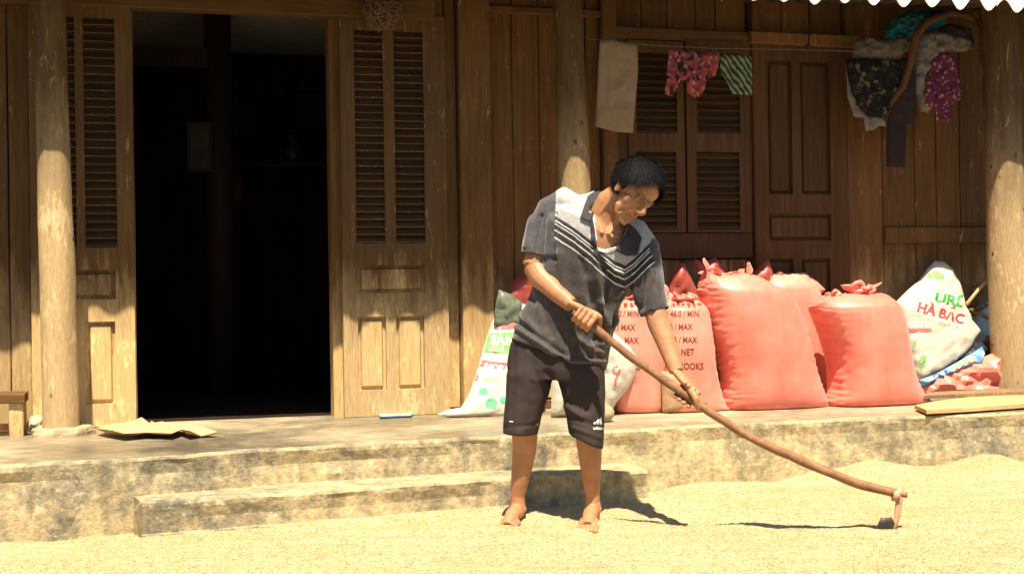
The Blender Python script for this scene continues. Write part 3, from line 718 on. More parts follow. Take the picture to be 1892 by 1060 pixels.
def sack(lab, rows, depth, mat, group='filled sacks standing on the veranda', ruffle=None, seed=0, crease=.006, root=None, matr=None, yb=None, e=.72, lean=0, name='filled_sack', foldside=1):
    """rows: (py, xl, xr) from bottom to top; front foot of the sack stands at the lowest row on the floor"""
    y0, a0, b0 = rows[0]; base = at_z((a0+b0)/2, yb or y0, FZ); pf = -base.y; pc = pf-depth*.8
    R2 = catmull(rows, 10); pts = []; n = 72; vs = []; fs = []; m = len(R2); zb = None
    for k, (py, xl, xr) in enumerate(R2):
        t = k/(m-1); l = at_p(xl, py, pc); r = at_p(xr, py, pc); z = (l.z+r.z)/2; cx = (l.x+r.x)/2; hw = (r.x-l.x)/2
        dp = depth*(.80+.32*math.sin(math.pi*min(1, t*1.05))**.8)*(1-.65*max(0, (t-.72)/.28)**1.6)
        pts.append((cx, hw, z, dp, t))
    zlo = pts[0][2]; zhi = pts[-1][2]
    for cx, hw, z, dp, t in pts:
        z = FZ+.004+(z-zlo)*((zhi-FZ-.004)/(zhi-zlo))
        for i in range(n):
            a = 2*math.pi*i/n; ca, sa = math.cos(a), math.sin(a); lat = abs(ca)
            x_ = math.copysign(abs(ca)**e, ca); y_ = math.copysign(abs(sa)**e, sa)
            sd2 = 1 if ca > 0 else -1
            cr = noise.noise(Vector((ca*1.2+seed*3, sa*2.5, z*60)))*crease*(.06+1.5*lat**5)
            cr += noise.noise(Vector((ca*1.4+seed, sa*1.4, z*3.5)))*.010+noise.noise(Vector((ca*5+seed, sa*5, z*10)))*.0012
            cr += noise.noise(Vector((ca*7+seed, sa*7, z*110)))*.0024*(.08+lat**3)
            if t > .82: cr += math.sin(a*19+seed+3*noise.noise(Vector((ca*3, sa*3, seed))))*.012*(t-.82)/.18
            rr = 1+cr/max(hw, .05)
            vs.append(Vector((cx+hw*x_*(1+cr/max(hw, .05)), -pc-lean*t+dp*y_*rr+(cr if sa < 0 else -cr)*.5*-1, z)))
    for k in range(m-1):
        for i in range(n): j = (i+1) % n; fs.append((k*n+i, k*n+j, (k+1)*n+j, (k+1)*n+i))
    cx, hw, z, dp, t = pts[0]; vs.append(Vector((cx, -pc, FZ+.003))); vs.append(sum((vs[(m-1)*n+i] for i in range(n)), Vector())/n-Vector((0, 0, .01)))
    L = m*n
    for i in range(n): j = (i+1) % n; fs.append((L, j, i)); fs.append((L+1, (m-1)*n+i, (m-1)*n+j))
    rt = empty(name, (pts[0][0], -pc, FZ), lab, 'sack', group)
    body = mk('body', vs, fs, mat, rt, True)
    if ruffle:
        for (px, py, hwpx, hpx, fl, spikes) in ruffle:
            c = at_p(px, py, pc); hw = hwpx/360; H = hpx/350; n2 = 64; rv = []; rf = []; K = 9
            for side in (0, 1):
                for k in range(K):
                    t = k/(K-1); rad = hw*(.72+fl*t**1.3+.12*math.sin(t*5+seed))
                    for i in range(n2):
                        a = 2*math.pi*i/n2; w = math.sin(a*7+seed*2+2.5*noise.noise(Vector((math.cos(a)*1.5, math.sin(a)*1.5, seed))))
                        w2 = noise.noise(Vector((math.cos(a)*3+seed, math.sin(a)*3, t*4))); pk = 0
                        for (sa_, sh, sw) in spikes:
                            da = (a-sa_+math.pi) % (2*math.pi)-math.pi; pk += sh/350*math.exp(-(da/sw)**2)*t
                        r = rad*(1+.20*w*(.4+t)+.35*w2)*(1-(.02 if side else 0)); zz = H*t*(1+.5*noise.noise(Vector((math.cos(a)*2.2, math.sin(a)*2.2, seed+4))))+pk
                        rv.append(Vector((c.x+r*math.cos(a), -pc-lean+r*math.sin(a)*min(1, .8*depth/hw*.9), c.z-.012+zz-.025*t*t*(1 if i % 3 else .2)*0))-(Vector((math.cos(a), math.sin(a), 0))*.003 if side else Vector()))
            for k in range(K-1):
                for i in range(n2):
                    j = (i+1) % n2; rf.append((k*n2+i, k*n2+j, (k+1)*n2+j, (k+1)*n2+i)); b = K*n2; rf.append((b+k*n2+j, b+k*n2+i, b+(k+1)*n2+i, b+(k+1)*n2+j))
            for i in range(n2): j = (i+1) % n2; rf.append(((K-1)*n2+i, (K-1)*n2+j, K*n2+(K-1)*n2+j, K*n2+(K-1)*n2+i)); rf.append((j, i, K*n2+i, K*n2+j))
            mk('gathered_top', rv, rf, matr or mat, rt, True)
    return rt, body, pc, pf

# back row of dark red sack tips in the shade, leaning on the wall
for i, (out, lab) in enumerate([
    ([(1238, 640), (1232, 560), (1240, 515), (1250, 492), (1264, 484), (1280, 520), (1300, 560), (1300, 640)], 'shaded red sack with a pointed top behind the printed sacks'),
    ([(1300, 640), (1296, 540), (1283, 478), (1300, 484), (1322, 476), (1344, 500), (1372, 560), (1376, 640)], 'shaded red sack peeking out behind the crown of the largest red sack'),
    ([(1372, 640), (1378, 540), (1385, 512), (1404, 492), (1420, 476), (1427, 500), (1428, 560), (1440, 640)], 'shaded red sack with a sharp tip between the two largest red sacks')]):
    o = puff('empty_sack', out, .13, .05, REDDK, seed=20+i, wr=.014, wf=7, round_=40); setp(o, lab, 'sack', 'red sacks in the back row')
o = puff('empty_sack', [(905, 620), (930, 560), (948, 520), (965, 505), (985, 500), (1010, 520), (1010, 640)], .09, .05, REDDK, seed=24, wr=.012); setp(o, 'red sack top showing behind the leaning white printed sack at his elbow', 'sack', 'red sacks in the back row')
o = puff('plastic_bag', [(912, 600), (916, 560), (922, 535), (935, 540), (950, 546), (965, 560), (960, 620)], .17, .02, plain('grey_green_plastic', (.12, .14, .10), .5, 20, .4), seed=25, wr=.012); setp(o, 'small grey green plastic bag tucked behind the leaning white sack', 'bag')

# filled red sacks
sk2, b2, p2, _ = sack('pale red filled sack standing second from right, half hidden behind the largest one', [(753, 1395, 1528), (735, 1392, 1531), (690, 1388, 1530), (640, 1385, 1530), (590, 1382, 1524), (555, 1385, 1512), (530, 1395, 1500), (512, 1410, 1482), (505, 1420, 1470)], .14, REDS2,
    ruffle=[(1425, 516, 22, 16, .2, []), ], seed=2, yb=742)
o = puff('sack_fold', [(1440, 540), (1438, 512), (1470, 505), (1487, 503), (1510, 520), (1525, 535), (1500, 560), (1450, 560)], p2+.03, .05, REDS2, seed=29, wr=.008, parent=sk2)
sk1, b1, p1, pf1 = sack('largest red filled sack with a spiky untied crown, right of the printed sacks', [(757, 1340, 1522), (745, 1335, 1520), (725, 1337, 1512), (690, 1336, 1500), (650, 1326, 1490), (610, 1312, 1477), (575, 1303, 1466), (545, 1297, 1448), (527, 1296, 1420), (512, 1300, 1395), (506, 1306, 1375)], .17, REDS,
    ruffle=[(1324, 524, 26, 24, .35, [(3.3, 26, .3), (-1.9, 10, .4)]), (1366, 516, 20, 14, .4, [(-.5, 22, .35), (.9, 12, .4)])], seed=1)
sk3, b3, p3, pf3 = sack('red filled sack farthest right with its mouth twisted into a knot', [(751, 1532, 1712), (742, 1530, 1705), (720, 1538, 1690), (680, 1540, 1676), (640, 1534, 1668), (600, 1520, 1662), (575, 1508, 1655), (560, 1508, 1648), (548, 1522, 1636), (542, 1540, 1624)], .17, REDS,
    ruffle=[(1590, 545, 26, 18, .3, [(-.6, 8, .5), (3.6, 8, .6)]), (1543, 548, 15, 10, .2, [])], seed=3)
def ringloop(px, py, p, r, t, mat, parent, sq=.7, seed=0):
    A = Acc(); c = at_p(px, py, p); P = []
    for i in range(13):
        a = i/12*2*math.pi; P.append(c+Vector((math.cos(a)*r, -.02+.01*math.sin(a*2), math.sin(a)*r*sq)))
    A.tube(P, t, 8); A.v = [v+Vector((noise.noise(v*30), noise.noise(v*30+Vector((3, 0, 0))), noise.noise(v*30+Vector((0, 7, 0)))))*.008 for v in A.v]; return A.obj('twisted_knot', mat, parent, True)
ringloop(1582, 530, p3+.03, .035, .012, REDS, sk3); ringloop(1603, 535, p3+.04, .026, .010, REDS, sk3)
ringloop(1541, 541, p3+.04, .018, .010, REDS, sk3)
# printed sacks
skA, bA, pA, _ = sack('pink printed sack directly right of the man, brown lettering partly behind his arm', [(764, 1128, 1226), (750, 1122, 1224), (710, 1118, 1226), (660, 1116, 1228), (610, 1118, 1226), (575, 1124, 1222), (558, 1130, 1216), (550, 1140, 1205)], .15, REDS2,
    ruffle=[(1165, 556, 30, 12, .25, [])], seed=4, crease=.004, matr=REDS)
skB, bB, pB, _ = sack('pink printed sack with brown lettering between his left arm and the largest red sack', [(762, 1212, 1345), (750, 1212, 1332), (710, 1216, 1320), (660, 1214, 1312), (610, 1213, 1304), (575, 1216, 1297), (562, 1222, 1290), (553, 1230, 1282)], .15, REDS2,
    ruffle=[(1255, 560, 30, 20, .3, [(2.6, 22, .5)])], seed=5, crease=.004, matr=REDS)
for (o, pp, L) in ((bA, pA, [('46.0 / MIN', 1127, 585, 11), ('1.0 / MAX', 1122, 610, 11), ('0.5 / MAX', 1128, 634, 11), ('HOOKS', 1137, 683, 12)]),
                   (bB, pB, [('W 46.0 / MIN', 1222, 585, 11), ('1.0 / MAX', 1228, 609, 11), ('0.5 / MAX', 1236, 633, 11), ('NET', 1258, 656, 12), ('NO HOOKS', 1228, 682, 12)])):
    T = wtree(o)
    for s, x, y, h in L: print_text(o, s, x, y, h, pp+.17, INKD, bold=.018, sx=.78, tree=T)
    a, b = (1127, 1222) if o is bA else (1219, 1297)
    for k in range(8):
        x = a+(b-a)*k/8; print_poly(o, [(x+1, 559), (x+7+(k*5) % 4, 560), (x+8, 568), (x+2, 568)], pp+.17, INKD, T)
print_text(bA, 'IIIIII', 1153, 706, 10, pA+.17, INKPR, tree=wtree(bA), sx=1.2)
# brown jute bag
q = at_z(1262, 763, FZ); pj = -q.y-.03
o = puff('jute_bag', [(1224, 764), (1222, 700), (1221, 684), (1250, 690), (1290, 690), (1323, 680), (1318, 720), (1315, 762)], pj, .045, JUTE, seed=31, wr=.006, round_=25); setp(o, 'small brown jute bag standing before the printed sack under his left hand', 'bag')

# leaning white sack, left of and behind the man
def leanp(x, y): return pw+.0+(765-y)/365*-.32
pw = -at_z(900, 768, FZ).y
wsk = puff('printed_white_sack', [(806, 766), (826, 757), (852, 752), (866, 730), (880, 690), (894, 640), (908, 598), (922, 570), (945, 552), (968, 545), (1000, 540), (1010, 600), (1010, 700), (1000, 768), (960, 771), (900, 771), (850, 771), (825, 770)], pw, .055, WHITES, seed=33, wr=.009, wf=6, pfun=leanp, round_=45,
    folds=[((870, 750), (930, 575), 5, .008), ((830, 768), (900, 760), 5, .01)])
setp(wsk, 'long white printed sack leaning on the wall at the left, green and red print', 'sack', 'filled sacks standing on the veranda')
T = wtree(wsk); pq = .5
def WT(s, x, y, h, m, **k): print_text(wsk, s, x, y, h, pw+.1, m, tree=T, **k)
for s, out, m in (('box', [(903, 615), (962, 612), (962, 655), (894, 650)], INKPG), ('band', [(886, 664), (962, 673), (962, 690), (884, 676)], INKPR), ('band', [(918, 598), (958, 592), (958, 606), (914, 610)], INKPR)):
    print_poly(wsk, out, pw+.1, m, T)
print_text(wsk, 'SAN', 906, 636, 17, pw+.1, INKW, tree=T, ang=.02, bold=.03, name='printed_text').location.y -= .0014
o_ = print_text(wsk, 'NORA', 896, 681, 11, pw+.1, INKW, tree=T, ang=.14, bold=.03); o_.location.y -= .0014
o_ = print_text(wsk, 'A Li N', 903, 648, 7, pw+.1, INKW, tree=T, ang=.02); o_.location.y -= .0014
WT('HINOI', 893, 703, 7, INKPG, ang=.1)
print_poly(wsk, [(915, 582), (922, 565), (929, 560), (921, 578)], pw+.1, INKR, T); print_poly(wsk, [(924, 572), (938, 566), (942, 571), (930, 577)], pw+.1, INKPR, T)
print_poly(wsk, [(930, 590), (940, 580), (955, 578), (956, 584), (942, 588)], pw+.1, INKPG, T)
def disc(x, y, r, k=10, sq=.85): return [(x+r*math.cos(i/k*6.283), y+r*sq*math.sin(i/k*6.283)) for i in range(k)]
for x, y, r in ((893, 723, 9), (908, 745, 12), (931, 738, 8)):
    print_poly(wsk, disc(x, y, r), pw+.1, plain('ink_mint', (.12, .42, .2), .15), T, ml=5)
for k in range(8):
    a = k/8*6.283; print_poly(wsk, disc(875+7*math.cos(a), 696+7*math.sin(a), 3, 6), pw+.1, INKPR, T, ml=5)
# second white sack, seen between and right of his legs
pw2 = -at_z(1090, 768, FZ).y
w2 = puff('printed_white_sack', [(1018, 768), (1020, 700), (1040, 640), (1080, 600), (1130, 610), (1165, 640), (1182, 662), (1176, 692), (1158, 722), (1140, 742), (1125, 768)], pw2+.01, .07, WHITES, seed=34, wr=.008, wf=6, round_=45)
setp(w2, 'bulging white sack with a pink logo behind the man\'s left thigh, touching the printed sacks', 'sack', 'filled sacks standing on the veranda')
T = wtree(w2); 
for k in range(7):
    a = k/7*5.6; print_poly(w2, disc(1139+6*math.cos(a), 684+7*math.sin(a), 2.6, 6), pw2+.15, INKPR, T, ml=4)
print_poly(w2, [(1135, 700), (1141, 693), (1143, 694), (1138, 712), (1134, 716)], pw2+.15, INKPR, T)
# rounded stone beside that sack
q = at_z(1108, 782, FZ); A = Acc(); A.ell((q.x, q.y+.1, FZ+.035), (.105, 0, 0), (0, .1, 0), (0, 0, .055), 22, 12)
A.v = [v+Vector((noise.noise(v*8), noise.noise(v*8+Vector((4, 0, 0))), noise.noise(v*9)*.5))*.02 for v in A.v]; A.v = [Vector((v.x, v.y, max(v.z, FZ-.004))) for v in A.v]
o = A.obj('stone', STONE, None, True); setp(o, 'rounded pale stone on the veranda edge behind the man\'s left leg', 'stone')

# right-hand heap
pu = -at_z(1700, 735, FZ).y
ure = puff('printed_white_sack', [(1655, 558), (1676, 537), (1698, 518), (1714, 496), (1728, 482), (1745, 484), (1762, 498), (1776, 528), (1784, 560), (1796, 590), (1814, 612), (1800, 628), (1792, 645), (1766, 668), (1730, 692), (1700, 704), (1690, 690), (1680, 655), (1668, 610)], pu-.05, .065, WHITES, seed=36, wr=.010, wf=6, round_=42,
    pfun=lambda x, y: pu-.08-(700-y)/330*.16, folds=[((1752, 488), (1783, 565), 4, -.012), ((1783, 565), (1800, 610), 5, -.008), ((1700, 700), (1770, 660), 8, .008)])
setp(ure, 'white sack with green and red lettering slumped against the heap left of the right pillar', 'sack')
T = wtree(ure); PU = pu+.1
print_text(ure, 'URÊ', 1726, 556, 17, PU, INKG, tree=T, ang=.2, bold=.035, sx=1.25)
print_text(ure, 'HÀ BẮC', 1693, 574, 17, PU, INKR, tree=T, ang=.27, bold=.035, sx=1.02)
print_text(ure, 'NITƠ', 1684, 602, 8, PU, INKGREY, tree=T, ang=.2); print_text(ure, '(NH2)2CO 46.3 %', 1712, 592, 5, PU, INKGREY, tree=T, ang=.24, sx=1.1)
print_poly(ure, [(1668, 606), (1722, 606), (1722, 614), (1669, 614)], PU, INKPR, T)
print_poly(ure, [(1714, 507), (1728, 499), (1744, 507), (1746, 518), (1728, 514), (1712, 514)], PU, INKPG, T)
print_poly(ure, [(1697, 680), (1701, 655), (1712, 657), (1710, 676), (1702, 684)], PU, INKPG, T); print_poly(ure, [(1676, 630), (1686, 636), (1692, 628), (1693, 640), (1678, 641)], PU, INKPG, T)
lb = puff('pale_blue_sack', [(1795, 660), (1790, 600), (1796, 570), (1812, 552), (1832, 545), (1850, 540), (1880, 560), (1890, 640), (1880, 690), (1810, 690)], pu-.28, .09, LBLUE, seed=38, wr=.012, wf=6, round_=40)
setp(lb, 'pale blue sack behind the right pillar, under the sticks', 'sack')
dk = puff('dark_plastic_bag', [(1690, 716), (1710, 690), (1760, 664), (1800, 632), (1822, 630), (1826, 668), (1800, 690), (1740, 712), (1705, 722)], pu-.10, .07, plain('dark_plastic', (.02, .022, .03), .5, 12, .35), seed=39, wr=.02, wf=7, round_=24, sm=False, step=8); setp(dk, 'black plastic bag squeezed between the lettered white sack and blue packaging', 'bag')
bl = puff('blue_packaging_sack', [(1698, 702), (1730, 690), (1770, 668), (1800, 650), (1815, 640), (1820, 655), (1812, 672), (1780, 682), (1745, 694), (1705, 714)], pu+.015, .04, BLUES, seed=40, wr=.02, wf=9, round_=14, sm=False, step=7); setp(bl, 'folded blue packaging sack with a yellow green strip lying over the red sack', 'sack')
T = wtree(bl); print_poly(bl, [(1760, 676), (1800, 656), (1804, 664), (1762, 687)], pu+.15, TAPEY, T)
for k in range(4): print_poly(bl, [(1716+k*11, 700-k*4), (1722+k*11, 692-k*4), (1724+k*11, 700-k*4)], pu+.15, INKW, T)
rp = puff('empty_sack', [(1704, 718), (1730, 702), (1752, 690), (1790, 672), (1815, 660), (1840, 650), (1850, 700), (1848, 724), (1790, 727), (1740, 727), (1712, 726)], pu+.02, .06, REDS, seed=41, wr=.035, wf=4.5, aniso=(1, 2), round_=22, sm=False, step=9); setp(rp, 'crumpled empty red sack lying in the heap at the foot of the right pillar', 'sack')
rp = puff('empty_sack', [(1812, 690), (1815, 640), (1822, 620), (1850, 618), (1860, 700)], pu-.13, .05, REDDK, seed=42, wr=.03, wf=8, round_=20, sm=False, step=8); setp(rp, 'strip of red sack standing upright against the left side of the right pillar', 'sack')
# sticks
rs = random.Random(5)
for k in range(16):
    x0 = rs.uniform(1778, 1800); y0 = rs.uniform(515, 585); x1 = x0+rs.uniform(30, 70); y1 = y0+rs.uniform(-40, 16); pz = pu-.18-rs.uniform(0, .22)
    a = at_p(x0, y0, pz); b = at_p(x1, y1, pz-rs.uniform(-.08, .1)); mid = (a+b)/2+Vector((0, 0, rs.uniform(-.012, .012))); A = Acc(); r = rs.uniform(.005, .012)
    A.tube([a, mid, b], [r, r*.95, r*.8], 8); o = A.obj('firewood_stick', STICKW, None, True); setp(o, 'dry firewood stick in the bundle left of the right pillar', 'stick', 'firewood sticks heaped by the right pillar')
A = Acc(); A.tube([at_p(1786, 562, pu-.12), at_p(1812, 530, pu-.13), at_p(1836, 506, pu-.15)], [.011, .010, .009], 8); o = A.obj('firewood_stick', BOARDW, None, True); setp(o, 'pale straight stick slanting up across the firewood to the right pillar', 'stick', 'firewood sticks heaped by the right pillar')
# support under the sticks
o = puff('straw_heap', [(1780, 700), (1778, 600), (1784, 545), (1800, 530), (1840, 520), (1870, 540), (1880, 700)], pu-.33, .10, STICKW, seed=43, wr=.03, wf=14, round_=30); setp(o, 'brown heap of brushwood behind the pale blue sack', 'brushwood', kind=None)
# boards on the veranda edge
def board(pts, z, th, lab, mat=BOARDW, seed=0):
    P = [at_z(x, y, z) for x, y in pts]; n = len(P); fs = [tuple(range(n)), tuple(range(2*n-1, n-1, -1))]+[(i, n+i, n+(i+1) % n, (i+1) % n) for i in range(n)]
    fs = [f[::-1] for f in fs]; o = mk('wooden_board', P+[p-Vector((0, 0, th)) for p in P], fs, mat); setp(o, lab, 'board', 'boards on the veranda edge'); return o
board([(1690, 748), (1712, 757), (1800, 752), (1900, 745), (1990, 742), (1990, 724), (1880, 727), (1790, 733), (1730, 740)], FZ+.03, .02, 'pale split board lying along the veranda edge before the right pillar')
board([(1706, 731), (1760, 728), (1850, 724), (1930, 722), (1960, 716), (1850, 717), (1716, 724)], FZ+.048, .016, 'narrower board lying behind the pale one, against the right pillar', STICKW)

# left-hand side: bench, cloth, bark sheet, blue strip
be = empty('wooden_bench', at_z(0, 808, FZ), 'low rough wooden bench cut off by the left edge of the picture', 'bench')
bq = at_z(28, 806, FZ); pb = -bq.y
zt = Z(28, 727, pb); zb_ = Z(28, 744, pb); ur = U(46, 735, pb); ul = U(-190, 735, pb)
A = Acc(); A.v, A.f = wavybox(-zt, -zb_, -pb-.02, -pb+.2, ul, ur, jit=.004); A.v = [Vector((z, y, -x)) for x, y, z in A.v]; A.obj('seat', DARKW if False else BEAMH, be)
for uu in (U(16, 780, pb), ul+.06):
    for yy in (0, .14):
        vs, fs = wavybox(uu, uu+.065, -pb+yy, -pb+yy+.045, FZ, zb_, jit=.003, k=3, seed=int(uu*50)); mk('leg', vs, fs, WALLW, be)
o = puff('crumpled_cloth', [(46, 804), (50, 780), (58, 768), (70, 766), (82, 772), (86, 800)], -at_z(66, 803, FZ).y-.04, .05, plain('cream_cloth', (.36, .31, .22), .3, 14), seed=50, wr=.03, wf=9, round_=14, step=5, sm=False); setp(o, 'crumpled white cloth on the floor between bench and left pillar', 'cloth')
def sheet_on_floor(out, z, mat, amp, seed, lab, name, cat):
    pts = [(x, y) for x, y in out]; res = []
    rd = random.Random(seed); xs = [q[0] for q in pts]; ys = [q[1] for q in pts]; P = list(pts)
    for _ in range(240):
        q = (rd.uniform(min(xs), max(xs)), rd.uniform(min(ys), max(ys)))
        if inside(q, pts): P.append(q)
    r = delaunay_2d_cdt([Vector(q) for q in P], [], [tuple(range(len(pts)))], 1, 1e-4); top = []
    for v in r[0]:
        w = at_z(v.x, v.y, z); w.z += amp*(.5+noise.noise(Vector((w.x*7, w.y*9, seed))))+.004; top.append(w)
    m = len(top); fs = []
    for f in r[2]:
        a, b, c = (top[i] for i in f[:3]); fs.append(tuple(f) if (b-a).cross(c-a).z > 0 else tuple(f)[::-1])
    o = mk(name, top+[v-Vector((0, 0, .004)) for v in top], fs+[tuple(i+m for i in f[::-1]) for f in fs], mat, None, True); setp(o, lab, cat)
sheet_on_floor([(178, 800), (196, 793), (240, 789), (262, 783), (280, 785), (300, 790), (330, 792), (360, 796), (402, 803), (372, 804), (350, 808), (335, 802), (318, 808), (270, 806), (230, 810), (206, 806)], FZ+.012, plain('dry_sheath', (.50, .34, .17), .3, 14, .8), .035, 51, 'dry curled palm sheath lying on the floor before the left door leaf', 'palm_sheath', 'palm sheath')
sheet_on_floor([(700, 767), (715, 764), (765, 763), (760, 769), (702, 772)], FZ+.004, plain('pale_blue', (.25, .5, .62), .2, 10, .5), .008, 52, 'thin pale blue plastic strip on the floor under the right door leaf', 'plastic_strip', 'strip')

# ------------------------------------------------------------------ hanging things
# twig ball
wb = empty('twig_ball', at_p(705, 50, .16), 'ball of dry woven twigs hanging from the lintel above the right door leaf', 'twig ball')
c = at_p(706, 18, .16); rs = random.Random(11)
def twig_arcs(nm, cnt, r0):
    A = Acc()
    for _ in range(cnt):
        ax_ = Vector((rs.gauss(0, 1), rs.gauss(0, 1), rs.gauss(0, 1))).normalized(); v0 = ax_.orthogonal().normalized(); v1 = ax_.cross(v0); a0 = rs.uniform(0, 6.3); r = r0*rs.uniform(.72, 1.04); P = []
        for k in range(9):
            a = a0+k*.32; P.append(c+(v0*math.cos(a)+v1*math.sin(a)+ax_*.35)*r+Vector((rs.gauss(0, 1), rs.gauss(0, 1), rs.gauss(0, 1)))*.004)
        A.tube(P, rs.uniform(.0015, .0035), 5)
    o = A.obj(nm, plain(nm+'_bark', (.15, .09, .045) if nm == 'woven_twigs' else (.06, .035, .018), .4, 40), wb, True); o['kind'] = 'stuff'
twig_arcs('woven_twigs', 230, .095); twig_arcs('inner_twigs', 200, .07)
A = Acc()
for k in range(14):
    a = c+Vector((rs.uniform(-.08, .08), rs.uniform(-.05, .05), -.06)); A.tube([a, a+Vector((rs.uniform(-.03, .03), 0, -.03)), a+Vector((rs.uniform(-.05, .05), 0, rs.uniform(-.07, -.03)))], .0015, 5)
o = A.obj('loose_twigs', STICKW, wb, True); o['kind'] = 'stuff'
# pole and line above the window
PL = .34
A = Acc(); A.tube([at_p(1084, 72, PL), at_p(1200, 84, PL), at_p(1320, 90, PL), at_p(1460, 92, PL), at_p(1600, 96, PL), at_p(1860, 88, PL-.02)], .0013, 6); o = A.obj('clothes_line', plain('cord', (.2, .15, .1), .2), None, True); setp(o, 'thin cord strung between the middle and right pillars carrying the washing', 'cord')
TAN = plain('tan_towel', (.25, .165, .09), .12, 14, .95, fine=350, bump=.5)
o = puff('tan_towel', [(1108, 76), (1130, 74), (1178, 84), (1179, 130), (1173, 200), (1170, 246), (1140, 244), (1100, 234), (1104, 150)], PL, .006, TAN, seed=60, wr=.014, wf=5, aniso=(1.6, .4), folds=[((1125, 190), (1165, 135), 5, .006), ((1118, 90), (1120, 190), 4, -.005)]); setp(o, 'plain tan towel hanging beside the middle pillar', 'towel')
def pattern(name, bg_, c1, c2, scale, lo=.52, stripes=None):
    m = M_(name, .85, .2); v = m.coord(rnd=False)
    if stripes:
        w = m.n.new('ShaderNodeTexWave'); w.inputs['Scale'].default_value = stripes; w.inputs['Distortion'].default_value = 1.2; w.inputs['Detail'].default_value = 1
        mp = m.n.new('ShaderNodeMapping'); mp.inputs['Rotation'].default_value = (0, R_(38), 0); m.l(v, mp.inputs['Vector']); m.l(mp.outputs[0], w.inputs['Vector'])
        m.col(m.ramp(w.outputs[1], [(.46, c1), (.54, c2)]))
    else:
        a = m.n.new('ShaderNodeTexVoronoi'); a.inputs['Scale'].default_value = scale; m.l(v, a.inputs['Vector']); n = m.noise(v, scale*.8, 3, .5)
        b = m.mix(m.ramp(a.outputs['Distance'], [(.3, (1, 1, 1)), (.36, (0, 0, 0))]), bg_, c1)
        m.col(m.mix(m.ramp(n, [(lo, (0, 0, 0)), (lo+.03, (1, 1, 1))]), b, c2))
    m.bump(m.noise(v, 300, 2, .5), .3, .001); return m.m
PINK = pattern('pink_print', (.28, .05, .05), (.36, .18, .14), (.035, .015, .015), 30, .55)
o = puff('printed_shorts', [(1236, 92), (1268, 94), (1300, 96), (1332, 98), (1328, 120), (1322, 140), (1306, 148), (1298, 178), (1282, 180), (1270, 170), (1268, 150), (1258, 148), (1248, 168), (1242, 178), (1228, 174), (1232, 140)], PL, .012, PINK, step=4.5, seed=61, wr=.03, wf=13, aniso=(1.6, .6), round_=8); setp(o, 'small pink patterned shorts pegged left of the green striped cloth', 'shorts')
GRS = pattern('green_stripes', None, (.02, .045, .012), (.2, .2, .12), 1, stripes=11)
o = puff('striped_cloth', [(1332, 100), (1360, 102), (1388, 105), (1390, 140), (1390, 176), (1352, 174), (1346, 156), (1330, 130)], PL, .008, GRS, step=4.5, seed=62, wr=.024, wf=11, aniso=(1.6, .5), round_=6); setp(o, 'green and cream striped cloth hanging right of the pink shorts', 'cloth')
# hook
A = Acc(); A.tube([at_p(1494, 0, .1), at_p(1495, 50, .1), at_p(1494, 84, .12), at_p(1490, 92, .14), at_p(1486, 86, .15)], .004, 6); A.ell(at_p(1492, 86, .12), (.016, 0, 0), (0, .01, 0), (0, 0, .014)); o = A.obj('iron_hook', plain('iron', (.03, .025, .02), .3, rough=.5), None, True); setp(o, 'thin dark iron hook hanging above the panelled door', 'hook')
# bundle at upper right
PB = .27
br = Acc(); br.tube([at_p(1640, 200, PB+.02), at_p(1668, 160, PB+.03), at_p(1684, 110, PB+.05), at_p(1690, 70, PB+.06), at_p(1712, 40, PB+.06), at_p(1752, 24, PB+.03), at_p(1790, 30, PB), at_p(1812, 50, PB-.03)], [.014, .02, .024, .024, .024, .022, .018, .012], 12)
br.v = [v+Vector((noise.noise(v*12), noise.noise(v*12+Vector((2, 0, 0))), 0))*.008 for v in br.v]; o = br.obj('bent_branch', DARKW, None, True); setp(o, 'bent brown branch arching over the hanging bundle by the right pillar', 'branch')
o = puff('teal_sheet', [(1632, 90), (1636, 60), (1650, 36), (1680, 22), (1740, 18), (1756, 30), (1740, 50), (1706, 62), (1670, 76), (1650, 92)], PB-.06, .03, plain('teal_plastic', (.008, .085, .11), .3, 12, .5), seed=63, wr=.03, wf=12, round_=12, sm=False, step=6); setp(o, 'teal plastic sheet stuffed under the roof at the top of the hanging bundle', 'sheet')
LIN = plain('grey_linen', (.12, .09, .06), .25, 16, .9)
o = puff('folded_linen', [(1574, 108), (1580, 76), (1600, 70), (1640, 74), (1676, 66), (1682, 84), (1664, 112), (1620, 112)], PB-.02, .035, LIN, seed=64, wr=.03, wf=12, round_=10, aniso=(.6, 1.6)); setp(o, 'folded greyish linen resting on the line above the dark patterned shirt', 'linen')
o = puff('white_plastic_bag', [(1690, 110), (1692, 74), (1706, 60), (1740, 58), (1780, 70), (1800, 78), (1786, 96), (1756, 98), (1730, 104), (1710, 150), (1712, 182), (1720, 210), (1700, 206), (1686, 160)], PB-.03, .04, plain('milky_plastic', (.16, .13, .10), .3, 14, .35), seed=65, wr=.04, wf=10, aniso=(1.4, .8), round_=10); setp(o, 'milky plastic bag bunched between the branch and the maroon dotted garment', 'bag')
o = puff('grey_bundle', [(1730, 86), (1734, 52), (1752, 44), (1790, 52), (1800, 84), (1770, 96)], PB-.09, .05, plain('dark_cloth', (.05, .04, .035), .35, 14, .9), seed=66, wr=.03, wf=12, round_=12); setp(o, 'dark grey cloth bundle stuffed behind the milky plastic bag', 'bundle')
CAM_ = pattern('dark_leaf_print', (.008, .007, .006), (.02, .018, .008), (.10, .08, .03), 22, .58)
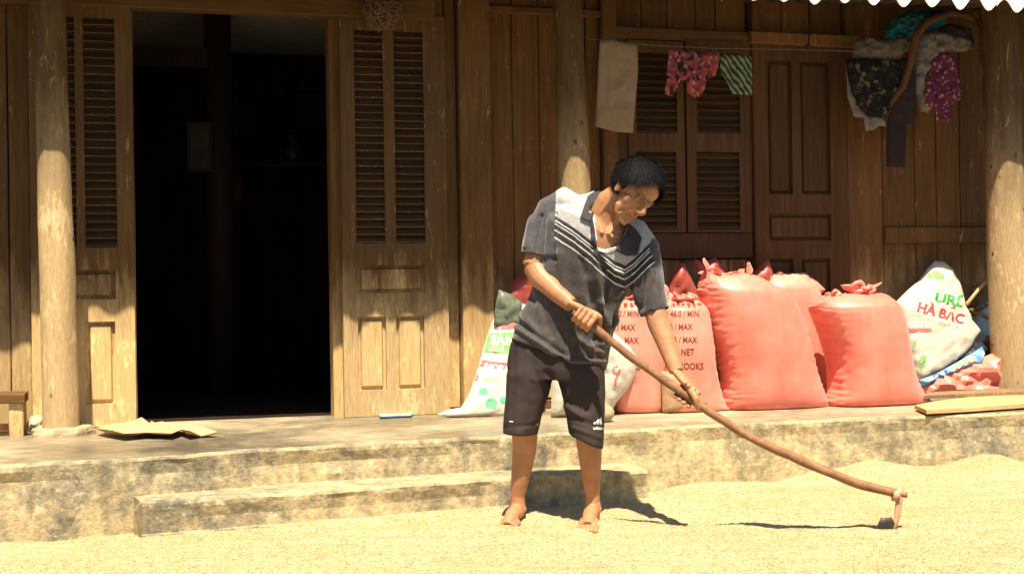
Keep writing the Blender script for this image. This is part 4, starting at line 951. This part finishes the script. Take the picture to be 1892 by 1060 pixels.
o = puff('patterned_shirt', [(1562, 110), (1600, 108), (1660, 112), (1662, 150), (1656, 180), (1648, 206), (1630, 218), (1604, 216), (1588, 200), (1574, 170), (1566, 140)], PB+.015, .018, CAM_, seed=67, wr=.024, wf=11, aniso=(1.5, .5), round_=10); setp(o, 'black shirt with olive leaf print hanging under the folded linen', 'shirt')
o = puff('pale_shirt_tail', [(1562, 112), (1570, 114), (1580, 160), (1592, 200), (1630, 216), (1644, 236), (1624, 232), (1616, 240), (1600, 242), (1596, 218), (1578, 216), (1566, 180)], PB-.01, .012, plain('grey_cloth', (.16, .14, .12), .35, 20, .9), seed=68, wr=.022, wf=13, aniso=(1.8, .4), round_=6, step=5); setp(o, 'grey cloth hanging behind and below the leaf print shirt', 'cloth')
BRN = plain('dark_brown_cloth', (.022, .012, .010), .25, 16, .9)
o = puff('dark_trousers', [(1658, 112), (1690, 100), (1692, 160), (1694, 210), (1688, 230), (1676, 228), (1674, 240), (1672, 310), (1638, 308), (1638, 240), (1644, 200), (1656, 170)], PB, .02, BRN, seed=69, wr=.014, wf=7, aniso=(1.6, .5), round_=12); setp(o, 'dark brown trousers with one leg hanging lowest in the bundle', 'trousers')
MAR = pattern('maroon_dots', (.12, .02, .04), (.30, .15, .15), (.07, .012, .03), 34, .56)
o = puff('dotted_garment', [(1724, 98), (1764, 98), (1768, 120), (1774, 150), (1776, 184), (1762, 188), (1758, 220), (1744, 228), (1730, 222), (1728, 200), (1708, 196), (1712, 160), (1720, 130)], PB+.015, .014, MAR, seed=70, wr=.03, wf=12, aniso=(1.5, .6), round_=10); setp(o, 'maroon garment with pale dots hanging nearest the right pillar', 'garment')

exec_man = True
# ------------------------------------------------------------------ the hoe
HP = [(1060, 574, 4.958), (1086, 595, 4.95), (1110, 614, 4.945), (1150, 647, 4.94), (1190, 676, 4.93), (1235, 708, 4.92), (1285, 743, 4.91), (1340, 780, 4.90), (1400, 814, 4.885), (1460, 842, 4.875), (1520, 868, 4.865), (1580, 891, 4.855), (1640, 908, 4.845), (1676, 914, 4.84)]
hoe = empty('drag_hoe', at_D(1640, 985, 4.84), 'long bent wooden handled hoe held by the man, its blade in the rice', 'hoe')
A = Acc(); hp = [at_D(*q) for q in HP]; hs = [Vector(v) for v in catmull([tuple(v) for v in hp], 4)]; n = len(hs)
A.tube(hs, [(.0145+.0035*k/n if k < n-3 else .011) for k in range(n)], 14)
A.v = [v+Vector((noise.noise(v*14), 0, noise.noise(v*14+Vector((3, 3, 0)))))*.004 for v in A.v]
A.obj('handle', HANDW, hoe, True)
IRON = plain('worn_steel', (.42, .24, .14), .3, 25, .45, .5); IR2 = plain('dull_iron', (.03, .025, .017), .4, 25, .5)
A = Acc(); top = at_D(1664, 900, 4.84); top2 = at_D(1661, 926, 4.838); m1 = at_D(1656, 960, 4.83); m2 = at_D(1650, 982, 4.82)
A.tube([top, top2, m1, m2], [.015, .013, .011, .012], 8, flat=.5, side=cv(1, 0, 0)); A.obj('shank', IRON, hoe, True)
A = Acc(); cc = at_D(1658, 914, 4.84); A.tube([cc+cv(-.018, .0, 0), cc+cv(.006, -.004, 0)], .0215, 14); A.obj('socket', IRON, hoe, True)
# curved blade
vs = []; fs = []; K = 10
bc = at_D(1641, 976, 4.815)
for side in (0, 1):
    for i in range(K+1):
        t = i/K
        for j in range(6):
            s = j/5; a = (t-.5)*2.0; wd_ = math.sqrt(max(.12, 1-(2*s-.9)**2*.85)); v = bc+cv(-.004+.040*math.sin(a)*wd_+.003*noise.noise(Vector((t*9, s*9, 0))), .040-.10*s+.004*noise.noise(Vector((t*12, s*5, 4))), -.02+.014*math.cos(a)+side*.005)
            vs.append(v)
m = (K+1)*6
for i in range(K):
    for j in range(5):
        a = i*6+j; fs.append((a, a+1, a+7, a+6)); fs.append((m+a, m+a+6, m+a+7, m+a+1))
for i in range(K): fs.append((i*6, i*6+6, m+i*6+6, m+i*6)); fs.append((i*6+5, m+i*6+5, m+i*6+11, i*6+11))
for j in range(5): fs.append((j, m+j, m+j+1, j+1)); fs.append((K*6+j, K*6+j+1, m+K*6+j+1, m+K*6+j))
mk('blade', vs, fs, IR2, hoe, True)

#MAN#
# ------------------------------------------------------------------ the man
def remeshed(acc, voxel, smooth=3, fac=.5):
    me = bpy.data.meshes.new('t'); me.from_pydata(acc.v, [], acc.f); me.update(); ob = bpy.data.objects.new('t', me); COL.objects.link(ob)
    m = ob.modifiers.new('r', 'REMESH'); m.mode = 'VOXEL'; m.voxel_size = voxel; m.use_smooth_shade = True
    if smooth: s = ob.modifiers.new('s', 'SMOOTH'); s.factor = fac; s.iterations = smooth
    dg = bpy.context.evaluated_depsgraph_get(); dg.update(); r = bpy.data.meshes.new_from_object(ob.evaluated_get(dg))
    vs = [v.co.copy() for v in r.vertices]; ns = [v.normal.copy() for v in r.vertices]; fs = [tuple(p.vertices) for p in r.polygons]
    bpy.data.objects.remove(ob); bpy.data.meshes.remove(me); bpy.data.meshes.remove(r); return vs, ns, fs
def sculpt(vs, ns, segs, facing=.0):
    """segs: (a, b, width px, amount m) creases and folds; acts on the side of the cloth the folds lie on"""
    for i, v in enumerate(vs):
        if -ns[i].dot(FW) < facing: continue
        x, y = proj(v); d = 0
        for a, b, w, am in segs:
            if min(a[0], b[0])-3*w < x < max(a[0], b[0])+3*w and min(a[1], b[1])-3*w < y < max(a[1], b[1])+3*w:
                d += am*math.exp(-(segd(x, y, a, b)/w)**2)
        vs[i] = v+ns[i]*d
man = empty('person', at_D(1025, 968, 5.18), 'man in grey striped polo shirt and dark shorts bending over a long hoe', 'person')
P = at_D
# head frame
hf = cv(.40, -.65, .65).normalized(); hu = cv(.68, .68, .26); hu = (hu-hf*hu.dot(hf)).normalized(); hl = hu.cross(hf)
if hl.dot(RT) < 0: hl = -hl
S = P(1180, 345, 4.98)-hu*.03
def H(x, y, z): return S+hl*x+hf*y+hu*z
def HE(A, c, r, n=16, m=11): A.ell(H(*c), hl*r[0], hf*r[1], hu*r[2], n, m)
B = Acc()
HE(B, (0, -.012, .032), (.074, .093, .080), 24, 16)
HE(B, (0, .030, -.030), (.060, .056, .070), 20, 14); HE(B, (0, .032, -.072), (.048, .046, .034)); HE(B, (0, .068, -.098), (.020, .016, .015))
HE(B, (.038, .044, -.026), (.026, .020, .024)); HE(B, (-.038, .044, -.026), (.026, .020, .024))
HE(B, (0, .048, .045), (.055, .038, .040))
for s in (1, -1):
    B.tube([H(.008*s, .088, .018), H(.026*s, .084, .024), H(.046*s, .068, .018)], [.008, .0085, .006], 10)
    HE(B, (.031*s, .066, .000), (.0145, .0125, .0115)); HE(B, (.033*s, .074, .007), (.015, .006, .005))
    HE(B, (.013*s, .096, -.030), (.009, .010, .007)); HE(B, (.078*s, -.004, -.008), (.009, .018, .031)); HE(B, (.084*s, -.010, .004), (.006, .016, .020))
    B.tube([H(.018*s, .084, -.036), H(.033*s, .069, -.052), H(.034*s, .058, -.072)], [.006, .006, .005], 8)
    B.tube([H(.052*s, .03, -.058), H(.040*s, .046, -.086), H(.012*s, .064, -.104)], [.014, .014, .012], 8)
B.tube([H(0, .086, .016), H(0, .098, -.002), H(0, .112, -.024)], [.008, .0085, .0115], 12); HE(B, (0, .106, -.029), (.010, .010, .008))
B.tube([H(-.024, .074, -.061), H(-.010, .090, -.0555), H(0, .094, -.056), H(.010, .090, -.0555), H(.024, .074, -.061)], [.004, .006, .006, .006, .004], 8)
B.tube([H(-.021, .074, -.066), H(-.009, .087, -.0705), H(.009, .087, -.0705), H(.021, .074, -.066)], [.004, .0066, .0066, .004], 8)
HE(B, (0, .070, -.055), (.030, .020, .022))
# neck and trunk
lat = cv(.91, -.40, -.10).normalized()
def ring(px, py, D, a, b, l=None, tw=0):
    c = P(px, py, D); L = (l or lat); ax = cv(.40, .88, .12).normalized(); Y = ax.cross(L).normalized(); 
    if Y.dot(FW) < 0: Y = -Y
    return (c, L*a, Y*b)
B.tube([P(1108, 440, 5.09), P(1118, 400, 5.07), P(1128, 375, 5.05), H(0, -.028, -.035)], [.075, .064, .058, .055], 18)
B.tube([H(-.045, -.02, -.05), P(1106, 400, 5.025), P(1112, 432, 5.0)], [.014, .011, .008], 10)
B.tube([H(.02, .01, -.075), P(1136, 412, 5.02), P(1124, 434, 5.0)], [.014, .011, .008], 10)
B.loft([ring(1027, 655, 5.17, .15, .10), ring(1040, 615, 5.17, .155, .105), ring(1058, 570, 5.165, .145, .10), ring(1078, 510, 5.14, .155, .105), ring(1094, 460, 5.11, .165, .108), ring(1108, 424, 5.08, .135, .08), ring(1116, 404, 5.07, .075, .055)], 28)
B.tube([P(1080, 412, 5.05), P(1104, 430, 5.008)], [.010, .008], 8); B.tube([P(1128, 437, 5.0), P(1146, 438, 5.03)], [.009, .009], 8)
HE_ = B
# arms
RSH, REL, RWR = P(1020, 392, 5.15), P(986, 492, 5.12), P(1056, 563, 4.985)
B.tube([P(1052, 405, 5.13), RSH, P(1002, 440, 5.14), REL], [.036, .050, .048, .046], 16)
B.tube([REL, P(1000, 514, 5.09), P(1030, 542, 5.03), RWR], [.046, .046, .037, .029], 16, flat=.92)
B.ell(REL+cv(-.008, -.006, -.012), cv(.030, 0, 0), cv(0, .030, 0), cv(0, 0, .03))
LSH, LEL, LWR = P(1178, 452, 5.12), P(1208, 566, 5.07), P(1250, 686, 4.965)
B.tube([P(1140, 430, 5.11), LSH, P(1195, 510, 5.10), LEL], [.05, .056, .050, .044], 16)
B.tube([LEL, P(1217, 598, 5.05), P(1234, 642, 5.01), LWR], [.044, .044, .037, .0285], 16, flat=.92)
# hands that close on the handle
ha = (hp[5]-hp[3]).normalized()
def hand(Hc, wrist, n, t, offs, phis, Rs, palm, lens, thumb, rad=(.0092, .0094, .0090, .0078)):
    n = (n-ha*n.dot(ha)).normalized(); t = (t-ha*t.dot(ha)-n*t.dot(n)).normalized(); kn = []
    for s, r, ln in zip(offs, rad, lens):
        pts = [Hc+ha*s+(n*math.cos(R_(f*ln if f > 0 else f))+t*math.sin(R_(f*ln if f > 0 else f)))*q for f, q in zip(phis, Rs)]; kn.append(pts[0])
        fine = [Vector(v) for v in catmull([tuple(p) for p in pts], 3)]
        k = len(fine); B.tube(fine, [r*(1.08-.22*i/k)+(.0012 if i % 3 == 0 else 0) for i in range(k)], 10)
        B.ell(fine[-1], cv(r*.86, 0, 0), cv(0, r*.86, 0), cv(0, 0, r*.86), 8, 6)
        B.tube([wrist.lerp(kn[-1], .25), wrist.lerp(kn[-1], .6)+n*.004, kn[-1]], [.015, .0125, r*1.15], 10)
        B.ell(kn[-1]+n*.001, cv(r*1.18, 0, 0), cv(0, r*1.18, 0), cv(0, 0, r*1.18), 8, 6)
    mid = (kn[1]+kn[2])/2; B.tube([wrist, wrist.lerp(mid, .5), wrist.lerp(mid, .85)], [.027, .030, .026], 12, flat=.55, side=ha)
    tp = [wrist.lerp(mid, .25)]+[Hc+ha*s+n*a+t*b for s, a, b in thumb]; fine = [Vector(v) for v in catmull([tuple(p) for p in tp], 3)]; k = len(fine)
    B.tube(fine, [.016-.0060*i/k for i in range(k)], 10); B.ell(fine[-1], cv(.0095, 0, 0), cv(0, .0095, 0), cv(0, 0, .0095), 8, 6)
hand(P(1080, 590, 4.952), RWR, cv(.05, .62, .78), cv(0, -.78, .62), (.030, .008, -.014, -.034), (-12, 48, 105, 150), (.040, .036, .029, .027), None, (1, 1.03, 1, .92),
     [(.030, .020, -.034), (.048, .002, -.034), (.062, -.016, -.022)])
hand(P(1268, 732, 4.913), LWR, cv(.35, .9, .25), cv(.2, .2, -.95), (.028, .006, -.015, -.035), (-8, 60, 130, 205), (.040, .036, .029, .027), None, (1, 1.06, 1.03, .95),
     [(.022, .026, -.020), (.042, .012, -.029), (.060, -.004, -.027)])
# legs
for hip, kn_, sh, an_, toe, out in ((P(988, 640, 5.17), P(970, 782, 5.13), [(969, 832, 5.17, .048), (962, 880, 5.18, .038), (957, 915, 5.19, .029)], P(957, 938, 5.19), (930, 979), -1),
                                    (P(1070, 640, 5.17), P(1086, 790, 5.135), [(1090, 838, 5.155, .047), (1093, 885, 5.17, .037), (1095, 915, 5.18, .028)], P(1096, 938, 5.18), (1084, 976), 1)):
    B.tube([hip, hip.lerp(kn_, .5), kn_]+[P(a, b, c) for a, b, c, r in sh]+[an_], [.085, .072, .054]+[r for *_, r in sh]+[.0285], 18)
    B.ell(kn_-FW*.004, cv(.040, 0, 0), cv(0, .045, 0), cv(0, 0, .044)); 
    heel = an_+FW*.022; heel.z = .052; tz = at_z(toe[0], toe[1], .034); d = (tz-heel); d.z = 0; d.normalize(); sdv = Vector((-d.y, d.x, 0))
    B.tube([an_+UP*.02, an_-UP*.012], [.030, .034], 12); B.ell(heel, sdv*.028, d*.032, UP*.030)
    ball = heel+d*.155; ball.z = .040; B.tube([an_-UP*.012, heel+d*.075+UP*.020, heel+d*.12+UP*.004, ball], [.030, .030, .027, .022], 14, flat=1.0)
    B.tube([heel+d*.10+sdv*.022-UP*.006, ball+sdv*.022-UP*.004], [.020, .018], 10); B.tube([heel+d*.10-sdv*.022-UP*.006, ball-sdv*.022-UP*.004], [.020, .018], 10)
    for k in range(5):
        s = (k-2)/2*out; l_ = .046-.006*k if True else 0; r = .0125 if k == 0 else .0092-.0006*k; q = ball+sdv*(-s*.036)*1+UP*(-.004)
        e_ = q+d*l_*(.95 if k else 1.0)-UP*.008; B.tube([q, q.lerp(e_, .55)+UP*.004, e_], [r*1.05, r, r*.9], 8); B.ell(e_, sdv*r, d*r, UP*r*.8, 8, 6)
    B.tube([an_+d*.012, heel+d*.10+UP*.008, ball-d*.01+UP*.004], [.026, .024, .016], 14)
    B.ell(an_+sdv*.026-UP*.004, sdv*.010, d*.012, UP*.013, 8, 6); B.ell(an_-sdv*.026+UP*.002, sdv*.010, d*.012, UP*.013, 8, 6)
bv, bn, bf = remeshed(B, .0028, 2, .5)
adj = [[] for _ in bv]
for f in bf:
    for k in range(len(f)): adj[f[k]].append(f[(k+1) % len(f)])
headi = [i for i, v in enumerate(bv) if v.z > 1.18]
for _ in range(8):
    nw = {i: bv[i]*.45+sum((bv[k] for k in adj[i]), Vector())/len(adj[i])*.55 for i in headi}
    for i, v in nw.items(): bv[i] = v
def loc(v): d = v-S; return d.dot(hl), d.dot(hf), d.dot(hu)
def g2(a, s): return math.exp(-(a/s)**2)
tint = np.ones((len(bv), 4), np.float32)
for i, v in enumerate(bv):
    if v.z < 1.18: 
        continue
    x, y, z = loc(v)
    if y > .02 and z > -.12:
        ax_ = abs(x); d = 0
        d -= .0045*g2(ax_-.031, .013)*g2(z-.013, .0035)*(y > .05)         # lid crease
        d -= .0040*g2(ax_-.033, .016)*g2(z+.0035, .0024)*(y > .05)         # lid line
        d -= .0030*g2(ax_-.028-(-z-.03)*.35, .0045)*(1 if -.085 < z < -.034 else 0)*(y > .04)   # smile lines
        d -= .0025*g2(z+.0625, .0022)*(ax_ < .026)                            # mouth
        d -= .0018*g2(z-.052-.01*math.cos(x*60), .0022)*(ax_ < .04)-0
        d -= .0025*g2(ax_-.011, .004)*g2(z-.02, .008)
        d -= .002*g2(ax_-.05, .012)*g2(z+.018-(ax_-.05)*.6, .003)
        bv[i] = v+bn[i]*d
        c = [1, 1, 1]
        br_ = g2(z-.0225+.12*max(0, ax_-.030), .0055)*g2(ax_-.030, .019)*(y > .05); k = min(1, br_*1.1); c = [q*(1-.72*k) for q in c]
        k = g2(z+.0035, .0028)*g2(ax_-.032, .010)*(y > .05); c = [q*(1-.7*k) for q in c]
        k = (g2(z+.056, .006)+g2(z+.0705, .006))*(ax_ < .023)*(y > .07); k = min(1, k); c = [c[0]*(1-.22*k), c[1]*(1-.42*k), c[2]*(1-.30*k)]
        k = g2(z+.0625, .0018)*(ax_ < .024)*(y > .06); c = [q*(1-.7*k) for q in c]
        k = g2(ax_-.008, .0035)*g2(z+.037, .003)*(y > .09); c = [q*(1-.7*k) for q in c]
        k = .16*g2(z+.095, .022)*(noise.noise(v*260)+.7); c = [q*(1-k) for q in c]
        k = .12*g2(ax_-.04, .02)*g2(z+.03, .02); c = [c[0], c[1]*(1-k), c[2]*(1-k)]
        tint[i, :3] = c
bodyo = mk('body', bv, bf, SKIN, man, True)
a = bodyo.data.attributes.new('tint', 'FLOAT_COLOR', 'POINT'); a.data.foreach_set('color', tint.ravel())

# shirt
C_ = Acc()
C_.loft([ring(1113, 398, 5.075, .10, .075), ring(1106, 412, 5.08, .17, .10), ring(1098, 440, 5.10, .195, .122), ring(1086, 485, 5.12, .188, .128), ring(1072, 530, 5.14, .178, .126), ring(1056, 580, 5.155, .182, .125),
         ring(1046, 612, 5.165, .190, .128), (P(1037, 640, 5.165), cv(.90, -.36, -.06).normalized()*.198, FW*.132), (P(1033, 655, 5.165), cv(.92, -.33, -.05).normalized()*.200, FW*.135)], 40, hollow=True)
C_.tube([P(1090, 398, 5.10), P(1040, 372, 5.13), P(1023, 390, 5.14), P(1006, 423, 5.14), P(996, 450, 5.135), P(991, 474, 5.13)], [.06, .060, .068, .068, .066, .066], 26, hollow=True)
C_.tube([P(1130, 415, 5.09), P(1170, 432, 5.11), P(1183, 460, 5.115), P(1190, 500, 5.105), P(1201, 545, 5.09), P(1211, 578, 5.075)], [.06, .064, .074, .073, .064, .058], 26, hollow=True)
C_.tube([P(1062, 384, 5.15), P(1110, 372, 5.15), P(1150, 400, 5.14)], [.05, .052, .05], 18)
sv, sn, sf = remeshed(C_, .0042, 12, .6)
folds = [((1098, 470), (1110, 560), 7, .007), ((1110, 560), (1122, 612), 7, .008), ((1122, 612), (1142, 590), 6, .006), ((1108, 600), (1100, 640), 7, -.010), ((1085, 640), (1118, 634), 5, .006),
         ((1075, 480), (1092, 560), 7, -.006), ((1128, 500), (1116, 570), 6, -.007), ((1150, 540), (1118, 600), 6, .008), ((1140, 560), (1118, 628), 5, -.006), ((950, 560), (1010, 640), 8, .004),
         ((948, 590), (1040, 655), 6, -.005), ((950, 602), (1040, 664), 4, .006), ((1040, 664), (1118, 668), 4, .006), ((1060, 622), (1110, 650), 6, .006), ((1035, 470), (1048, 560), 9, .005), ((1022, 480), (1030, 550), 7, -.006),
         ((980, 400), (972, 455), 5, .004), ((1000, 400), (990, 470), 5, -.005), ((1015, 400), (1010, 470), 5, .004), ((1195, 500), (1185, 570), 5, -.005), ((1208, 500), (1206, 570), 5, .004), ((1170, 500), (1178, 560), 5, .004),
         ((1026, 395), (1026, 480), 3.5, -.004), ((1195, 450), (1160, 548), 3.5, -.006), ((1095, 440), (1130, 500), 5, .005), ((1130, 500), (1165, 515), 6, .004), ((965, 500), (985, 560), 6, -.004),
         ((1060, 650), (1075, 600), 6, -.004), ((1000, 560), (1020, 620), 7, -.003), ((1085, 520), (1080, 600), 9, .005)]
for i, v in enumerate(sv):
    sv[i] = v+sn[i]*(noise.noise(Vector((v.x*9, v.y*9, v.z*4)))*.006+noise.noise(v*24)*.0025)
sculpt(sv, sn, [(a, b, w, m*2.1) for a, b, w, m in folds])
tmpo_og = Vector((0, 0, 0)); ST = BVHTree.FromPolygons(sv, sf)
VH = [(1098, 352), (1092, 395), (1096, 440), (1100, 458), (1120, 462), (1140, 458), (1150, 440), (1160, 420), (1168, 395), (1160, 352), (1125, 330)]
zone = np.zeros(len(sv), np.float32); qa = np.zeros(len(sv), np.float32); scr = []
def stripe_y(x):
    xs = [(1000, 384), (1030, 401), (1060, 420), (1092, 445), (1110, 462), (1135, 482), (1155, 490), (1172, 478), (1200, 450), (1240, 420)]
    for (a, b), (c, d) in zip(xs[:-1], xs[1:]):
        if x <= c: return b+(d-b)*(x-a)/(c-a)
    return xs[-1][1]
for i, v in enumerate(sv):
    x, y = proj(v); fr = -sn[i].dot(FW); scr.append((x, y, fr))
    z_ = 0
    if x < 1026-(y-400)*.03 and y < 500: z_ = 1
    if y > 440 and (x-1198)*(-100)-(y-455)*(-42) < 0 and (x-1200)*1.0+(y-452)*.42 > 0: z_ = 1
    zone[i] = z_; qa[i] = (y-stripe_y(x)) if fr > -.15 else 80
sf2 = [f for f in sf if not (all(scr[k][2] > -.2 for k in f) and inside((sum(scr[k][0] for k in f)/len(f), sum(scr[k][1] for k in f)/len(f)), VH))]
shirt = mk('polo_shirt', sv, sf2, SHIRT, man, True)
for nm, arr in (('q', qa), ('zone', zone)):
    a = shirt.data.attributes.new(nm, 'FLOAT', 'POINT'); a.data.foreach_set('value', arr)
def onsurf(name, poly, tree, off, th, mat, parent, ml=6, lift=None):
    r = delaunay_2d_cdt([Vector(q) for q in poly], [], [tuple(range(len(poly)))], 1, 1e-4)
    Pp, fs = refine([Vector((v.x, v.y, 0)) for v in r[0]], [tuple(f) for f in r[2]], ml); front = []; ok = []
    last = None
    for v in Pp:
        d = ray(v.x, v.y).normalized(); h = tree.ray_cast(CAM, d)
        if h[0] is None: ok.append(False); front.append(CAM+d); continue
        ok.append(True); o_ = off+(lift(v.x, v.y) if lift else 0); front.append(h[0]-d*o_)
    fs = [f for f in fs if all(ok[k] for k in f)]; m = len(front); og = []
    for f in fs:
        a, b, c = (front[k] for k in f); og.append(f if (b-a).cross(c-a).dot(FW) < 0 else f[::-1])
    ed = {(f[k], f[(k+1) % 3]) for f in og for k in range(3)}; back = [v+(v-CAM).normalized()*th for v in front]
    side = [(b, a, a+m, b+m) for a, b in ed if (b, a) not in ed]
    return mk(name, front+back, og+[tuple(k+m for k in f[::-1]) for f in og]+side, mat, parent, True)
onsurf('collar', [(1094, 356), (1104, 353), (1120, 354), (1110, 364), (1101, 380), (1096, 398), (1090, 410), (1072, 402), (1078, 384), (1086, 362)], ST, .010, .012, COLLAR, shirt, lift=lambda x, y: .004*noise.noise(Vector((x*.08, y*.08, 0))))
onsurf('collar', [(1164, 414), (1176, 424), (1186, 440), (1181, 458), (1178, 471), (1158, 473), (1136, 462), (1148, 446), (1158, 430)], ST, .010, .012, COLLAR, shirt, lift=lambda x, y: .004*noise.noise(Vector((x*.08, y*.08, 3))))
onsurf('placket', [(1090, 408), (1096, 404), (1101, 440), (1104, 462), (1125, 496), (1118, 500), (1098, 470), (1092, 440)], ST, .004, .006, COLLAR, shirt)
onsurf('undershirt_edge', [(1092, 396), (1097, 392), (1100, 420), (1104, 446), (1099, 446), (1094, 420)], ST, -.002, .006, UNDER, shirt, ml=4)
onsurf('undershirt_edge', [(1100, 456), (1118, 461), (1140, 455), (1144, 460), (1122, 468), (1102, 463)], ST, .002, .006, UNDER, shirt, ml=4)
# shorts
D_ = Acc()
LR = cv(1, -.06, 0).normalized()
D_.loft([(P(1033, 618, 5.17), LR*.18, FW*.118), (P(1030, 650, 5.17), LR*.192, FW*.125), (P(1027, 680, 5.17), LR*.198, FW*.125), (P(1024, 700, 5.17), LR*.185, FW*.115)], 36)
def leg(rows):
    rings = [(P(x, y, D), cv(1, sl, 0).normalized()*a, FW*b) for x, y, D, a, b, sl in rows]; D_.loft(rings, 30, hollow=True)
leg([(995, 650, 5.17, .100, .105, 0), (980, 690, 5.165, .098, .106, 0), (974, 730, 5.16, .086, .100, 0), (967, 765, 5.155, .077, .094, 0), (962, 800, 5.155, .071, .090, -.04)])
leg([(1070, 650, 5.17, .100, .105, 0), (1071, 690, 5.16, .102, .108, -.1), (1077, 730, 5.15, .090, .102, -.15), (1080, 770, 5.14, .080, .096, -.25), (1082, 814, 5.135, .073, .094, -.45)])
hv, hn, hf_ = remeshed(D_, .0042, 4, .6)
for i, v in enumerate(hv): hv[i] = v+hn[i]*(noise.noise(Vector((v.x*8, v.y*8, v.z*5)))*.007+noise.noise(v*22)*.002)
sculpt(hv, hn, [((1012, 690), (1020, 700), 8, -.01), ((1045, 740), (1085, 758), 6, -.006), ((1045, 750), (1075, 770), 5, .006), ((985, 700), (1012, 712), 6, .004), ((1055, 770), (1110, 790), 5, -.004), ((1060, 790), (1108, 808), 4, .004),
                ((950, 640), (945, 780), 5, -.003), ((975, 640), (972, 790), 7, .004), ((930, 790), (995, 784), 4, -.003)])
shorts = mk('shorts', hv, hf_, SHORTS, man, True); HT = BVHTree.FromPolygons(hv, hf_)
LG = plain('logo_white', (.75, .74, .72), .05, 30, .6)
for k, (a, b) in enumerate(((0, 5), (6.2, 11.2), (12.4, 17))):
    x0 = 1098+a; hgt = (6, 12, 18)[k]; onsurf('logo', [(1097+k*5.6, 784), (1097+k*5.6-.5, 784-hgt*.55), (1100.5+k*5.4, 784-hgt*.85), (1101.6+k*5.6, 784)], HT, .0022, .001, LG, shorts, ml=5)
v_, f_2 = text_pts('adidas', 1096, 793, 6, 1.0, 0, .02, .95)
pp = [proj(v) for v in v_]; o_ = None
fr = []; 
for x, y in pp:
    d = ray(x, y).normalized(); h = HT.ray_cast(CAM, d); fr.append(h[0]-d*.002 if h[0] else CAM)
f_2 = [f for f in f_2 if all((fr[k]-CAM).length > 1 for k in f)]
if f_2: mk('logo_text', fr, f_2, LG, shorts)
onsurf('small_logo', [(941, 777), (948, 778), (948, 780), (941, 779)], HT, .002, .001, LG, shorts, ml=4)
# hair
def in_hair(x, y, z):
    a = math.atan2(abs(x), y)           # 0 front .. pi back
    line = .098-.012*max(0, 1-abs(a-.25)/.2) if a < .45 else (.098-.058*(a-.45)/.65 if a < 1.1 else (.040-.034*(a-1.1)/.5 if a < 1.6 else (.006-.085*min(1, (a-1.6)/.7))))
    if 1.30 < a < 1.5: line = min(line, -.004)
    return z > line+.011*noise.noise(Vector((x*60, y*60, z*60)))
K = Acc(); cyz = (0, -.012, .034)
hv2 = []; n_, m_ = 60, 40; ok = []
for k in range(m_+1):
    th = math.pi*k/m_*.86
    for i in range(n_):
        a = 2*math.pi*i/n_; dx, dy, dz = math.sin(th)*math.cos(a), math.sin(th)*math.sin(a), math.cos(th)
        sw = .80+.20*min(1, max(0, (dz+.15)/.5)); x, y, z = cyz[0]+dx*.094*(.88+.12*sw), cyz[1]+dy*.111*(.90+.1*sw), cyz[2]+dz*.098
        ok.append(in_hair(dx*.078, -.012+dy*.097, cyz[2]+dz*.085)); w = 1+.05*noise.noise(Vector((dx*3, dy*3, dz*3)))+.025*noise.noise(Vector((dx*9, dy*9, dz*9)))
        hv2.append(H(x*w, y*w, cyz[2]+(z-cyz[2])*w))
inner = [H(0, -.012, .034)+(v-H(0, -.012, .034))*.80 for v in hv2]; nn = len(hv2); hfc = []
for k in range(m_):
    for i in range(n_):
        j = (i+1) % n_; q = (k*n_+i, k*n_+j, (k+1)*n_+j, (k+1)*n_+i)
        if all(ok[t] for t in q): hfc.append(q)
ed = {(f[k], f[(k+1) % 4]) for f in hfc for k in range(4)}
side = [(b, a, a+nn, b+nn) for a, b in ed if (b, a) not in ed]
K.add(hv2+inner, hfc+[tuple(t+nn for t in f[::-1]) for f in hfc]+side)
rs = random.Random(3); cnt = 0
while cnt < 9000:
    dx, dy, dz = rs.gauss(0, 1), rs.gauss(0, 1), rs.gauss(0, 1); l_ = math.sqrt(dx*dx+dy*dy+dz*dz); dx, dy, dz = dx/l_, dy/l_, dz/l_
    if not in_hair(dx*.078, -.012+dy*.097, cyz[2]+dz*.085): continue
    cnt += 1; edge_ = not in_hair(dx*.078, -.012+dy*.097, cyz[2]+dz*.085-.012); root = H(dx*.090, cyz[1]+dy*.106, cyz[2]+dz*.094); N_ = (hl*dx+hf*dy+hu*dz)
    comb = hf*(.9 if dz > .1 else .1)+hl*(.35*dx+.1)-hu*(.9-dz*.7)+hl*rs.gauss(0, .22)+hf*rs.gauss(0, .22)+hu*rs.gauss(0, .15)
    tg = (comb-N_*comb.dot(N_)).normalized(); L_ = rs.uniform(.028, .060)*(1 if dz > .1 else .5)*(.38 if edge_ else 1); sdv = N_.cross(tg).normalized()*rs.uniform(.0006, .0012)
    b = len(K.v); vs = []; rr_ = rs.uniform(.2, 1.15) if rs.random() < .8 else rs.uniform(1.2, 2.3)
    for q in range(4):
        t = q/3; c = root+tg*L_*t+N_*(.003+.008*math.sin(t*2.0)*rr_)-N_*.006*t*t; w = 1-t*.85; vs += [c-sdv*w, c+sdv*w]
    K.add(vs, [(0, 1, 3, 2), (2, 3, 5, 4), (4, 5, 7, 6)])
K.obj('hair', HAIR, man, True)
